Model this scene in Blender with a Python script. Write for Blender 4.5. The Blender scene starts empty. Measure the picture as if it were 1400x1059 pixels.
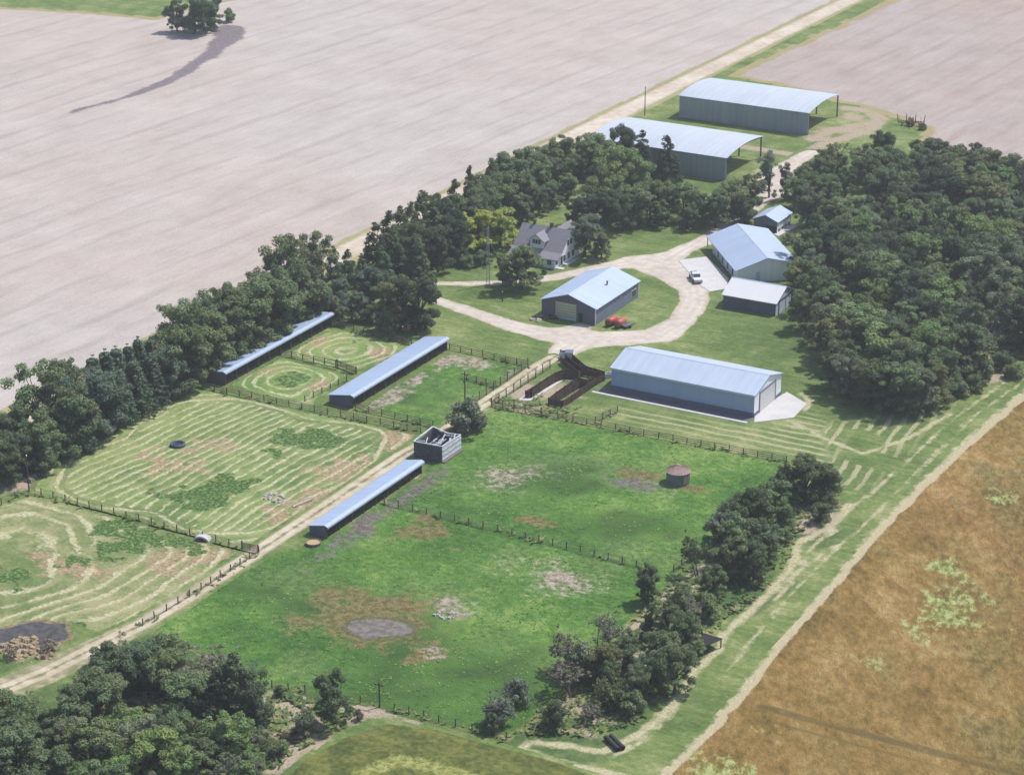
import bpy, math, random
import numpy as np
random.seed(7); RNG = np.random.default_rng(7)
sc = bpy.context.scene; COL = sc.collection
R = math.radians; PI = math.pi

# ---------------------------------------------------------------- survey: aerial camera and pixel -> ground
F = 3273.0; PITCH = R(21.63); AZ = R(28.83); HCAM = 180.0
_c, _s = math.cos(AZ), math.sin(AZ)
ROT = np.array([[_c, -_s, 0], [_s, _c, 0], [0, 0, 1.0]])
FW = ROT @ np.array([0, math.cos(PITCH), -math.sin(PITCH)])
RT = ROT @ np.array([1.0, 0, 0]); UP = ROT @ np.array([0, math.sin(PITCH), math.cos(PITCH)])
_k = HCAM / -FW[2]
CAM = np.array([-FW[0] * _k, -FW[1] * _k, HCAM])
def G(px, py, z=0.0):
    d = FW + RT * (px - 700) / F - UP * (py - 529.5) / F
    return CAM + d * ((z - CAM[2]) / d[2])
def g2(px, py, z=0.0):
    p = G(px, py, z); return (float(p[0]), float(p[1]))
def GP(pts): return [g2(*p[:2]) for p in pts]

# ---------------------------------------------------------------- materials
def S(r, g, b, k=1.0):
    f = lambda c: ((c / 255 + .055) / 1.055) ** 2.4 if c > 10 else c / 255 / 12.92
    return (f(r) * k, f(g) * k, f(b) * k)
class NT:
    def __init__(s, name):
        s.m = bpy.data.materials.new(name); s.m.use_nodes = True
        s.t = s.m.node_tree; s.t.nodes.clear()
        s.out = s.t.nodes.new('ShaderNodeOutputMaterial'); s._pos = None
    def n(s, ty, **kw):
        x = s.t.nodes.new(ty)
        for k, v in kw.items(): setattr(x, k, v)
        return x
    def put(s, sock, v):
        if isinstance(v, bpy.types.NodeSocket): s.t.links.new(v, sock)
        elif isinstance(v, (tuple, list)): sock.default_value = (*v, 1)[:len(sock.default_value)] if len(v) == 3 else v
        else: sock.default_value = v
    def pos(s):
        if s._pos is None: s._pos = s.n('ShaderNodeNewGeometry').outputs['Position']
        return s._pos
    def obj(s): return s.n('ShaderNodeTexCoord').outputs['Object']
    def mp(s, scale=(1, 1, 1), rot=(0, 0, 0), vec=None):
        v = vec or s.pos()
        if any(rot):
            r = s.n('ShaderNodeMapping'); s.put(r.inputs[0], v); r.inputs['Rotation'].default_value = rot; v = r.outputs[0]
        x = s.n('ShaderNodeMapping'); s.put(x.inputs[0], v); x.inputs['Scale'].default_value = scale
        return x.outputs[0]
    def noise(s, scale, detail=4, rough=.55, vec=None, dist=0):
        x = s.n('ShaderNodeTexNoise'); s.put(x.inputs['Vector'], vec or s.pos())
        x.inputs['Scale'].default_value = scale; x.inputs['Detail'].default_value = detail
        x.inputs['Roughness'].default_value = rough; x.inputs['Distortion'].default_value = dist
        return x.outputs[0]
    def math(s, op, a, b=0.0, c=0.0):
        x = s.n('ShaderNodeMath', operation=op)
        s.put(x.inputs[0], a); s.put(x.inputs[1], b); s.put(x.inputs[2], c)
        return x.outputs[0]
    def ss(s, v, lo, hi, a=0.0, b=1.0):
        x = s.n('ShaderNodeMapRange', interpolation_type='SMOOTHSTEP')
        s.put(x.inputs[0], v)
        for i, q in ((1, lo), (2, hi), (3, a), (4, b)): s.put(x.inputs[i], q)
        return x.outputs[0]
    def mix(s, f, a, b, blend='MIX'):
        x = s.n('ShaderNodeMix', data_type='RGBA', blend_type=blend)
        s.put(x.inputs[0], f); s.put(x.inputs[6], a); s.put(x.inputs[7], b)
        return x.outputs[2]
    def ramp(s, f, stops, gain=1.75):
        stops = [(min(1, max(0, .5 + (p - .5) / gain)), c) for p, c in stops]
        x = s.n('ShaderNodeValToRGB'); s.put(x.inputs[0], f); e = x.color_ramp.elements
        while len(e) < len(stops): e.new(.5)
        for i, (p, c) in enumerate(stops): e[i].position = p; e[i].color = (*c, 1)
        return x.outputs[0]
    def attr(s, name): return s.n('ShaderNodeAttribute', attribute_name=name).outputs['Fac']
    def bump(s, h, strength=.5, dist=.2):
        x = s.n('ShaderNodeBump'); x.inputs['Strength'].default_value = strength
        x.inputs['Distance'].default_value = dist; s.put(x.inputs['Height'], h); return x.outputs[0]
    def finish(s, col, rough=.9, metal=0.0, spec=.3, nrm=None):
        b = s.n('ShaderNodeBsdfPrincipled'); s.put(b.inputs['Base Color'], col)
        s.put(b.inputs['Roughness'], rough); b.inputs['Metallic'].default_value = metal
        b.inputs['Specular IOR Level'].default_value = spec
        if nrm is not None: s.put(b.inputs['Normal'], nrm)
        s.t.links.new(b.outputs[0], s.out.inputs[0]); return s.m
HAZE = .00016
KA = .66       # photographed brightness -> albedo
def A(r, g, b): return S(r, g, b, KA)

def simple(name, col, rough=.7, metal=0.0, spec=.3, var=.25, scale=1.5, stretch=(1, 1, 1), bump=0.0):
    t = NT(name); v = t.mp(stretch, vec=t.obj()); n = t.noise(scale, 5, .6, v); n2 = t.noise(scale * 6, 3, .6, v)
    f = t.math('ADD', t.math('MULTIPLY', n, .6), t.math('MULTIPLY', n2, .4))
    dk = tuple(c * (1 - var) for c in col); lt = tuple(min(.95, c * (1 + var)) for c in col)
    c = t.ramp(f, [(.3, dk), (.7, lt)])
    return t.finish(c, rough, metal, spec, t.bump(n2, bump, .05) if bump else None)
def sheet_metal(name, col, axis=0, pitch=.9, rough=.5, spec=.5, var=.075, ribs=.12):
    """ribbed sheet steel: ribs every pitch metres across `axis`, faint streaks and sheet-to-sheet change"""
    t = NT(name); o = t.obj()
    sep = t.n('ShaderNodeSeparateXYZ'); t.put(sep.inputs[0], o); u = sep.outputs[axis]
    fr = t.math('FRACT', t.math('DIVIDE', u, pitch))
    rib = t.ss(t.math('ABSOLUTE', t.math('SUBTRACT', fr, .5)), .36, .48)
    cell = t.n('ShaderNodeTexWhiteNoise', noise_dimensions='1D')
    t.put(cell.inputs['W'], t.math('FLOOR', t.math('DIVIDE', u, pitch)))
    st = [.15, .15, .15]; st[axis] = 1.6
    n = t.noise(1.0, 5, .6, t.mp(tuple(st), vec=o)); big = t.noise(.12, 4, .6, o)
    f = t.math('ADD', t.math('MULTIPLY', cell.outputs[0], .14), t.math('ADD', t.math('MULTIPLY', n, .56), t.math('MULTIPLY', big, .3)))
    c = t.ramp(f, [(.25, tuple(x * (1 - var) for x in col)), (.75, tuple(min(.95, x * (1 + var)) for x in col))])
    c = t.mix(t.math('MULTIPLY', rib, .05), c, tuple(x * .5 for x in col))
    return t.finish(c, rough, 0, spec, t.bump(rib, ribs, .04))
M = {}
M['roof_steel'] = sheet_metal('roof steel pale blue', A(200, 214, 235), 0)
M['roof_pale'] = sheet_metal('pale galvanised roof', A(210, 219, 232), 0, spec=.35)
M['roof_steel_y'] = sheet_metal('roof steel pale blue along', A(192, 209, 236), 1)
M['roof_shed'] = sheet_metal('shed roof steel', A(180, 200, 230), 1, var=.06)
M['roof_white'] = sheet_metal('white barn roof steel', A(250, 249, 252), 0, 1.0, var=.02)
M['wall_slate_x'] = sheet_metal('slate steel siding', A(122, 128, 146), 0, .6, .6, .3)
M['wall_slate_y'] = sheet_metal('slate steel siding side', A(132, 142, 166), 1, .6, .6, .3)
M['wall_charcoal'] = sheet_metal('charcoal siding', A(104, 108, 122), 0, .5, .7, .2)  # charcoal sheds; also the painted shade side of the two barns
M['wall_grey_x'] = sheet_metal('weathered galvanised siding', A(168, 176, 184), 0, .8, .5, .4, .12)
M['wall_lit'] = sheet_metal('pale blue grey barn boards', S(196, 206, 226, .85), 1, .5, .6, .3, .1)  # small barn's sun-facing gable, sunlight put into a paler colour
M['wall_blue_x'] = sheet_metal('blue grey siding', A(176, 200, 232), 0, .9, .55, .4, .06)  # white shed's front wall, its shade put into the siding colour
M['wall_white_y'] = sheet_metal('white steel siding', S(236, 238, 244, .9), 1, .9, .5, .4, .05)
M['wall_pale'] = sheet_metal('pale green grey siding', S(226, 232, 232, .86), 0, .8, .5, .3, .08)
M['fascia'] = simple('pale blue trim steel', A(196, 212, 234), .5, 0, .4, .08)
M['white'] = simple('white painted trim', A(238, 238, 240), .5, 0, .4, .06)
M['dark'] = simple('dark interior board', A(62, 60, 64), .9, 0, .1, .3, 2)
M['post'] = simple('weathered fence post', A(112, 102, 94), .9, 0, .1, .35, 4)
M['board'] = simple('weathered fence board', A(138, 126, 114), .9, 0, .1, .3, 3)
M['oldwood'] = simple('silvered barn wood', S(212, 212, 220, .85), .9, 0, .1, .3, 1.2, (1, 1, 6), .6)  # sun-facing crib wood, sunlight put into a paler colour
M['oldwood_dark'] = simple('dark barn wood', A(104, 104, 116), .9, 0, .1, .35, 1.2, (1, 1, 6), .6)  # same wood on the crib's other walls, shade painted in
M['brownboard'] = simple('brown corral planks', A(96, 80, 72), .9, 0, .1, .35, 1.0, (.3, .3, 5), .4)
M['glass'] = simple('dark window glass', A(70, 78, 92), .1, 0, .6, .1)
M['doorbeige'] = simple('beige sliding door', A(198, 202, 176), .6, 0, .3, .07)
M['shingle'] = simple('grey asphalt shingle', A(158, 154, 162), .9, 0, .2, .14, 3, (1, 1, 1), .3)
M['siding'] = simple('white house clapboard', S(232, 234, 242, .88), .6, 0, .3, .05)
M['brick'] = simple('chimney brick', A(110, 96, 92), .9, 0, .2, .2, 6)
M['rust'] = simple('rusty galvanised roof', A(186, 158, 150), .75, .0, .3, .22, 1.6, (1, 1, .4))
M['binwall'] = simple('old galvanised bin wall', A(122, 130, 142), .5, .2, .5, .2, 1.2, (.4, .4, 5))
M['redpaint'] = simple('faded red tank paint', A(206, 98, 86), .5, 0, .4, .15, 2)
M['black'] = simple('black rubber', A(52, 52, 56), .7, 0, .3, .2)
M['rubbergrey'] = simple('dusty tyre rubber', A(78, 92, 112), .7, 0, .3, .2)
M['concrete'] = simple('pale concrete', A(222, 220, 220), .9, 0, .2, .07, .4)
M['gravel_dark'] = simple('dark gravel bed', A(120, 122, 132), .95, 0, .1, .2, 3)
M['truck'] = simple('white truck paint', A(240, 242, 248), .25, 0, .6, .03)
M['chrome'] = simple('steel bright', A(190, 194, 200), .3, .8, .5, .05)
M['tower'] = simple('galvanised tower steel', A(200, 206, 206), .5, .3, .5, .1)
M['pole'] = simple('utility pole wood', A(96, 88, 84), .9, 0, .1, .2, 3)
M['rustdark'] = simple('dark rusty iron', A(140, 92, 76), .85, 0, .2, .3, 3)
M['tan'] = simple('dusty clay', A(204, 178, 140), .9, 0, .1, .2, 3)
M['clay'] = simple('dry clay', A(182, 162, 132), .95, 0, .1, .25, 2)
M['lightplank'] = simple('pale new plank', A(226, 214, 196), .9, 0, .1, .15, 3)
M['stone'] = simple('pale rubble stone', A(196, 190, 182), .9, 0, .1, .2, 2)
M['bark'] = simple('bark', A(98, 88, 80), .95, 0, .1, .3, 3)
M['deadbark'] = simple('bleached dead bark', A(176, 170, 164), .95, 0, .1, .2, 3)
M['twig'] = simple('grey brown twigs', A(128, 116, 108), .95, 0, .1, .25, 3)

def leaf_mat():
    t = NT('foliage'); oi = t.n('ShaderNodeObjectInfo')
    n = t.noise(.45, 3, .6); n2 = t.noise(2.2, 2, .6)
    f = t.math('ADD', t.math('MULTIPLY', n, .55), t.math('MULTIPLY', n2, .45))
    v = t.ss(f, .36, .64, .62, 1.5)
    c = t.mix(1.0, oi.outputs['Color'], (1, 1, 1), 'MULTIPLY')
    hs = t.n('ShaderNodeHueSaturation'); t.put(hs.inputs['Color'], c); t.put(hs.inputs['Value'], v)
    t.put(hs.inputs['Hue'], t.ss(t.noise(.3, 2), .3, .7, .475, .515))
    g = t.n('ShaderNodeNewGeometry'); va = t.n('ShaderNodeVectorMath', operation='MULTIPLY_ADD'); t.put(va.inputs[0], g.outputs['Normal']); va.inputs[1].default_value = (.75, .75, .75); va.inputs[2].default_value = (.14, .24, .72)
    vn = t.n('ShaderNodeVectorMath', operation='NORMALIZE'); t.put(vn.inputs[0], va.outputs[0])
    d = t.n('ShaderNodeBsdfDiffuse'); t.put(d.inputs[0], hs.outputs[0]); t.put(d.inputs['Normal'], vn.outputs[0])
    tr = t.n('ShaderNodeBsdfTranslucent'); t.put(tr.inputs[0], t.mix(.5, hs.outputs[0], (.10, .16, .03)))
    gl = t.n('ShaderNodeBsdfGlossy'); gl.inputs['Roughness'].default_value = .7; t.put(gl.inputs[0], (.8, .85, .9))
    mx = t.n('ShaderNodeMixShader'); mx.inputs[0].default_value = .42
    t.t.links.new(d.outputs[0], mx.inputs[1]); t.t.links.new(tr.outputs[0], mx.inputs[2])
    m2 = t.n('ShaderNodeMixShader'); m2.inputs[0].default_value = .015
    t.t.links.new(mx.outputs[0], m2.inputs[1]); t.t.links.new(gl.outputs[0], m2.inputs[2])
    t.t.links.new(m2.outputs[0], t.out.inputs[0]); return t.m
M['leaf'] = leaf_mat()

# ---------------------------------------------------------------- mesh helpers
class MB:
    def __init__(s): s.v = []; s.f = []
    def add(s, vs, fs):
        o = len(s.v); s.v += [tuple(map(float, v)) for v in vs]; s.f += [tuple(i + o for i in f) for f in fs]; return s
    def box(s, x0, x1, y0, y1, z0, z1):
        return s.add([(x0, y0, z0), (x1, y0, z0), (x1, y1, z0), (x0, y1, z0), (x0, y0, z1), (x1, y0, z1), (x1, y1, z1), (x0, y1, z1)],
                     [(3, 2, 1, 0), (4, 5, 6, 7), (0, 1, 5, 4), (1, 2, 6, 5), (2, 3, 7, 6), (3, 0, 4, 7)])
    def prism(s, prof, a0, a1, axis='x'):
        """profile (u,z) extruded along axis from a0 to a1; u is the other horizontal axis"""
        n = len(prof); mk = (lambda u, z, a: (a, u, z)) if axis == 'x' else (lambda u, z, a: (u, a, z))
        vs = [mk(u, z, a0) for u, z in prof] + [mk(u, z, a1) for u, z in prof]
        fs = [tuple(range(n)), tuple(range(2 * n - 1, n - 1, -1))] + [(i, i + n, (i + 1) % n + n, (i + 1) % n) for i in range(n)]
        return s.add(vs, fs)
    def slab(s, prof, th, a0, a1, axis='x'):
        """open polyline profile given thickness th downwards"""
        return s.prism(list(prof) + [(u, z - th) for u, z in reversed(prof)], a0, a1, axis)
    def bar(s, p, q, w, h=None):
        p = np.array(p, float); q = np.array(q, float); d = q - p; L = np.linalg.norm(d); d /= L
        u = np.cross(d, (0, 0, 1.0)); u = np.array([1.0, 0, 0]) if np.linalg.norm(u) < 1e-4 else u / np.linalg.norm(u)
        v = np.cross(u, d); h = h or w; vs = []
        for c in (p, q):
            for a, b in ((-1, -1), (1, -1), (1, 1), (-1, 1)): vs.append(c + u * a * w / 2 + v * b * h / 2)
        return s.add(vs, [(3, 2, 1, 0), (4, 5, 6, 7), (0, 1, 5, 4), (1, 2, 6, 5), (2, 3, 7, 6), (3, 0, 4, 7)])
    def tube(s, pts, rad, n=6):
        rings = []; o = len(s.v)
        for i, p in enumerate(pts):
            p = np.array(p, float); a = np.array(pts[max(i - 1, 0)], float); b = np.array(pts[min(i + 1, len(pts) - 1)], float)
            d = b - a; d /= np.linalg.norm(d) + 1e-9
            u = np.cross(d, (.31, .95, .05)); u /= np.linalg.norm(u) + 1e-9; v = np.cross(d, u)
            for k in range(n):
                t = 2 * PI * k / n; s.v.append(tuple(p + (u * math.cos(t) + v * math.sin(t)) * rad[i]))
        for i in range(len(pts) - 1):
            for k in range(n): s.f.append((o + i * n + k, o + i * n + (k + 1) % n, o + (i + 1) * n + (k + 1) % n, o + (i + 1) * n + k))
        s.f.append(tuple(o + k for k in reversed(range(n)))); e = o + (len(pts) - 1) * n; s.f.append(tuple(e + k for k in range(n)))
        return s
    def lathe(s, prof, n=24, c=(0, 0)):
        o = len(s.v)
        for r, z in prof:
            for k in range(n): s.v.append((c[0] + r * math.cos(2 * PI * k / n), c[1] + r * math.sin(2 * PI * k / n), z))
        for i in range(len(prof) - 1):
            for k in range(n): s.f.append((o + i * n + k, o + i * n + (k + 1) % n, o + (i + 1) * n + (k + 1) % n, o + (i + 1) * n + k))
        return s
    def build(s, name, mat, parent=None, smooth=False, bevel=0):
        me = bpy.data.meshes.new(name); me.from_pydata(s.v, [], s.f); me.update()
        if smooth: me.polygons.foreach_set('use_smooth', [True] * len(me.polygons))
        o = bpy.data.objects.new(name, me); COL.objects.link(o); me.materials.append(M[mat] if isinstance(mat, str) else mat)
        if parent: o.parent = parent
        if bevel:
            b = o.modifiers.new('bevel', 'BEVEL'); b.width = bevel; b.segments = 2; b.limit_method = 'ANGLE'
        return o
def fast_mesh(name, co, faces, mat, parent=None, link=True):
    """co (n,3) array, faces (m,4) array"""
    me = bpy.data.meshes.new(name); n, m = len(co), len(faces)
    me.vertices.add(n); me.vertices.foreach_set('co', np.ascontiguousarray(co, np.float32).ravel())
    me.loops.add(m * 4); me.loops.foreach_set('vertex_index', np.ascontiguousarray(faces, np.int32).ravel())
    me.polygons.add(m); me.polygons.foreach_set('loop_start', np.arange(m, dtype=np.int32) * 4)
    me.update(calc_edges=True); me.materials.append(mat)
    if not link: return me
    o = bpy.data.objects.new(name, me); COL.objects.link(o)
    if parent: o.parent = parent
    return o
def tag(o, label, cat, group=None):
    o['label'] = label; o['category'] = cat
    if group: o['group'] = group
    return o
def struct(o, kind='structure'): o['kind'] = kind; return o
def thing(name, label, cat, loc=(0, 0, 0), rz=0.0, group=None):
    o = bpy.data.objects.new(name, None); COL.objects.link(o); o.empty_display_size = .5
    o.location = (*loc, 0)[:3]; o.rotation_euler = (0, 0, rz); return tag(o, label, cat, group)

# ---------------------------------------------------------------- signed distances (metres)
def seg_d(P, a, b):
    a = np.array(a); b = np.array(b); d = b - a; L = d @ d + 1e-9
    t = np.clip(((P - a) @ d) / L, 0, 1); return np.hypot(*(P - a - t[:, None] * d).T), t
def poly_sd(P, poly):
    dm = np.full(len(P), 1e9); ins = np.zeros(len(P), bool); n = len(poly)
    for i in range(n):
        a, b = poly[i], poly[(i + 1) % n]; d, _ = seg_d(P, a, b); dm = np.minimum(dm, d)
        if a[1] != b[1]:
            c = ((a[1] > P[:, 1]) != (b[1] > P[:, 1])) & (P[:, 0] < (b[0] - a[0]) * (P[:, 1] - a[1]) / (b[1] - a[1]) + a[0]); ins ^= c
    return np.where(ins, -dm, dm)
def poly_soft(P, poly, k):
    acc = np.zeros(len(P)); n = len(poly)
    for i in range(n): acc += np.exp(-np.minimum(seg_d(P, poly[i], poly[(i + 1) % n])[0], 60) / k)
    return -k * np.log(acc + 1e-12)
def stroke_sd(P, pts, r=None):
    """pts: (x,y,halfwidth)"""
    dm = np.full(len(P), 1e9)
    for i in range(len(pts) - 1):
        a, b = pts[i], pts[i + 1]; d, t = seg_d(P, a[:2], b[:2])
        w = (a[2] + (b[2] - a[2]) * t) if r is None else r
        dm = np.minimum(dm, d - w)
    return dm
def strokes_px(l): return [(*g2(x, y), w) for x, y, w in l]
def smin(a, b, k=2.0):
    h = np.clip(.5 + .5 * (b - a) / k, 0, 1); return b * (1 - h) + a * h - k * h * (1 - h)
def vnoise(P, s, seed=0):
    """cheap value noise in [0,1] on 2-D points"""
    q = P / s; i = np.floor(q).astype(np.int64); f = q - i; f = f * f * (3 - 2 * f)
    def h(a, b):
        x = (a * 374761393 + b * 668265263 + seed * 982451653) & 0x7fffffff
        x = ((x ^ (x >> 13)) * 1274126177) & 0x7fffffff; return ((x ^ (x >> 16)) & 0xffff) / 65535.0
    a, b = i[:, 0], i[:, 1]
    return (h(a, b) * (1 - f[:, 0]) + h(a + 1, b) * f[:, 0]) * (1 - f[:, 1]) + (h(a, b + 1) * (1 - f[:, 0]) + h(a + 1, b + 1) * f[:, 0]) * f[:, 1]
def sheet(name, bounds, step, z, mat, sdf=None, attrs=None, margin=.5, relief=None):
    x0, x1, y0, y1 = bounds; nx = int((x1 - x0) / step) + 1; ny = int((y1 - y0) / step) + 1
    X, Y = np.meshgrid(x0 + np.arange(nx) * step, y0 + np.arange(ny) * step); P = np.stack([X.ravel(), Y.ravel()], 1)
    idx = np.arange(nx * ny).reshape(ny, nx)
    Fc = np.stack([idx[:-1, :-1], idx[:-1, 1:], idx[1:, 1:], idx[1:, :-1]], -1).reshape(-1, 4)
    sd = sdf(P) if sdf else np.full(len(P), -99.0)
    Fc = Fc[(sd[Fc] < margin).any(1)]
    use = np.unique(Fc); re = np.full(len(P), -1); re[use] = np.arange(len(use)); Fc = re[Fc]; P = P[use]; sd = sd[use]
    zz = np.full(len(P), z)
    if relief is not None: zz = zz + relief(P, sd)
    o = fast_mesh(name, np.column_stack([P, zz]), Fc, mat)
    at = {'edge': -sd}
    if attrs: at.update(attrs(P, sd))
    for k, v in at.items():
        a = o.data.attributes.new(k, 'FLOAT', 'POINT'); a.data.foreach_set('value', np.ascontiguousarray(v, np.float32))
    return struct(o)
def bbox(pts, pad=2):
    p = np.array([q[:2] for q in pts]); return (p[:, 0].min() - pad, p[:, 0].max() + pad, p[:, 1].min() - pad, p[:, 1].max() + pad)

# ---------------------------------------------------------------- ground materials
def lawn(t):
    """short grass: mottled, faintly streaked"""
    a = t.noise(.03, 4); b = t.noise(.16, 5, .6); c = t.noise(1.1, 4, .65); st = t.noise(.5, 3, .6, t.mp((.25, 1.6, 1)))
    f = t.math('ADD', t.math('ADD', t.math('MULTIPLY', a, .3), t.math('MULTIPLY', b, .3)), t.math('ADD', t.math('MULTIPLY', c, .22), t.math('MULTIPLY', st, .18)))
    col = t.ramp(f, [(.34, A(92, 114, 62)), (.47, A(115, 138, 78)), (.56, A(137, 153, 92)), (.68, A(176, 176, 126))])
    return col, c
def breakup(t, e, amp=1.2, sc1=.5, soft=.5):
    """ragged in/out mask from an edge distance"""
    n = t.noise(sc1, 5, .65); n2 = t.noise(sc1 * 5, 3, .6)
    d = t.math('ADD', e, t.math('MULTIPLY', t.math('SUBTRACT', t.math('ADD', t.math('MULTIPLY', n, .7), t.math('MULTIPLY', n2, .3)), .5), amp * 3))
    return t.ss(d, 0.0, soft)
def mat_ground():
    t = NT('lawn grass'); col, c = lawn(t); fine = t.noise(3.2, 4, .7)
    # worn / bare ground, straw, rank weeds
    n = t.noise(.35, 5, .65); n2 = t.noise(1.9, 5, .75)
    k = t.math('ADD', t.math('MULTIPLY', n, .6), t.math('MULTIPLY', n2, .4))
    bare = t.ramp(n2, [(.2, A(168, 150, 128)), (.5, A(192, 174, 152)), (.85, A(210, 196, 176))])
    rank = t.ramp(n2, [(.3, A(66, 92, 58)), (.6, A(94, 120, 70)), (.75, A(128, 146, 88))])
    straw = t.ramp(n2, [(.3, A(178, 172, 130)), (.7, A(222, 214, 180))])
    for nm, cc, w in (('rank', rank, .5), ('straw', straw, .45), ('bare', bare, .5)):
        a = t.attr(nm); m = t.ss(t.math('ADD', a, t.math('MULTIPLY', t.math('SUBTRACT', n if nm == 'straw' else k, .5), 2.2)), .2, .85)
        col = t.mix(t.math('MULTIPLY', m, t.ss(a, .02, .2)), col, cc)
    ph = t.math('ADD', t.attr('ph'), t.math('MULTIPLY', t.math('SUBTRACT', t.noise(.12, 3), .5), 2.0))
    w = t.math('SINE', t.math('MULTIPLY', ph, 2 * PI / 2.6))
    m = t.math('MULTIPLY', t.ss(t.math('ADD', w, t.math('MULTIPLY', t.math('SUBTRACT', n, .5), 2.2)), .1, .8), t.attr('mow'))
    col = t.mix(m, col, straw)
    return t.finish(col, .95, 0, .1, t.bump(t.math('ADD', c, fine), .55, .3))
def mat_plough(name, c0, c1, c2):
    t = NT(name); rz = R(5)
    # loose tilled soil: faint broken tiller passes, clods, slow drifts of tone
    rot = t.mp((1, 1, 1), (0, 0, rz)); sep = t.n('ShaderNodeSeparateXYZ'); t.put(sep.inputs[0], rot)
    s2 = t.noise(.22, 4, .65, t.mp((1, .16, 1), (0, 0, rz))); s3 = t.noise(.7, 4, .65, t.mp((1, .22, 1), (0, 0, rz)))
    ph = t.math('ADD', sep.outputs[0], t.math('MULTIPLY', t.noise(.01, 3), 9.0))
    ph = t.math('ADD', ph, t.math('MULTIPLY', t.noise(.08, 3, .6, t.mp((1, .5, 1), (0, 0, rz))), 3.5))
    w = t.math('SINE', t.math('MULTIPLY', ph, 2 * PI / 9.5))
    pas = t.math('MULTIPLY', t.ss(w, .45, 1.0), t.ss(t.noise(.06, 5, .7, t.mp((1.6, .35, 1), (0, 0, rz))), .4, .6))
    fine = t.ss(t.math('SINE', t.math('MULTIPLY', t.math('ADD', sep.outputs[0], t.math('MULTIPLY', t.noise(.05, 3), 3.0)), 2 * PI / 2.7)), .2, 1.0)
    clod = t.noise(1.1, 5, .72); patch = t.noise(.06, 5, .6); big = t.noise(.009, 4, .6)
    f = t.math('ADD', t.math('ADD', t.math('MULTIPLY', patch, .3), t.math('MULTIPLY', s2, .22)), t.math('ADD', t.math('MULTIPLY', s3, .2), t.math('MULTIPLY', clod, .28)))
    col = t.ramp(f, [(.34, c0), (.5, c1), (.64, c2)], 1.0)
    col = t.mix(t.ss(big, .4, .62), col, t.mix(1.0, col, (1.0, .95, .925), 'MULTIPLY'))
    col = t.mix(t.math('MULTIPLY', t.math('MULTIPLY', fine, t.ss(s3, .4, .6)), .16), col, c0)
    col = t.mix(t.math('MULTIPLY', pas, .36), col, tuple(c * .84 for c in c0))
    lw, _ = lawn(t); col = t.mix(breakup(t, t.attr('edge'), 1.6, .25, 1.2), t.mix(.75, lw, A(190, 172, 132)), col)
    return t.finish(col, .97, 0, .05, t.bump(t.math('ADD', clod, t.math('MULTIPLY', s3, .8)), .5, .35))
def mat_meadow(name, per, g0, g1, g2_, base_bare=0.0):
    """mown hay meadow with pale windrows following attribute ph"""
    t = NT(name); a = t.noise(.05, 4); b = t.noise(.3, 5, .65); c = t.noise(1.5, 4, .7)
    f = t.math('ADD', t.math('MULTIPLY', a, .4), t.math('ADD', t.math('MULTIPLY', b, .35), t.math('MULTIPLY', c, .25)))
    col = t.ramp(f, [(.36, g0), (.5, g1), (.62, g2_)])
    ph = t.math('ADD', t.attr('ph'), t.math('MULTIPLY', t.math('SUBTRACT', t.noise(.09, 3), .5), 3.2))
    ph = t.math('ADD', ph, t.math('MULTIPLY', t.math('SUBTRACT', t.noise(.9, 3), .5), .9))
    w = t.math('SINE', t.math('MULTIPLY', ph, 2 * PI / per)); w = t.math('ADD', w, .1)
    gap = t.noise(.22, 4, .65)
    row = t.ss(t.math('ADD', w, t.math('MULTIPLY', t.math('SUBTRACT', gap, .5), 3.0)), .35, 1.15)
    straw = t.ramp(c, [(.3, A(186, 182, 140)), (.55, A(220, 214, 176)), (.75, A(238, 234, 208))])
    stub = t.ss(t.math('SINE', t.math('ADD', t.math('MULTIPLY', ph, 2 * PI / per), 1.1)), .1, .9)
    brown = t.ramp(c, [(.3, A(150, 130, 100)), (.6, A(186, 164, 132)), (.8, A(206, 192, 160))])
    m = t.attr('bare'); col = t.mix(t.math('MULTIPLY', t.ss(t.math('ADD', m, t.math('MULTIPLY', t.math('SUBTRACT', b, .5), 2.6)), .3, .7), t.ss(m, .02, .25)), col, brown)
    col = t.mix(t.math('MULTIPLY', t.math('MULTIPLY', stub, t.ss(t.noise(.07, 4, .6), .38, .62)), .55), col, A(188, 178, 136))
    col = t.mix(t.math('MULTIPLY', t.math('MULTIPLY', row, t.attr('mow')), .72), col, straw)
    rk = t.attr('rank'); col = t.mix(t.math('MULTIPLY', t.ss(t.math('ADD', rk, t.math('MULTIPLY', t.math('SUBTRACT', b, .5), 2.8)), .35, .65), t.ss(rk, .02, .2)), col,
                                     t.ramp(c, [(.32, A(62, 90, 54)), (.55, A(92, 124, 66)), (.72, A(150, 168, 96))]))
    lw, _ = lawn(t); col = t.mix(breakup(t, t.attr('edge'), .7, .6, .8), lw, col)
    return t.finish(col, .95, 0, .1, t.bump(t.math('ADD', c, t.math('MULTIPLY', row, .8)), .6, .3))
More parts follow.
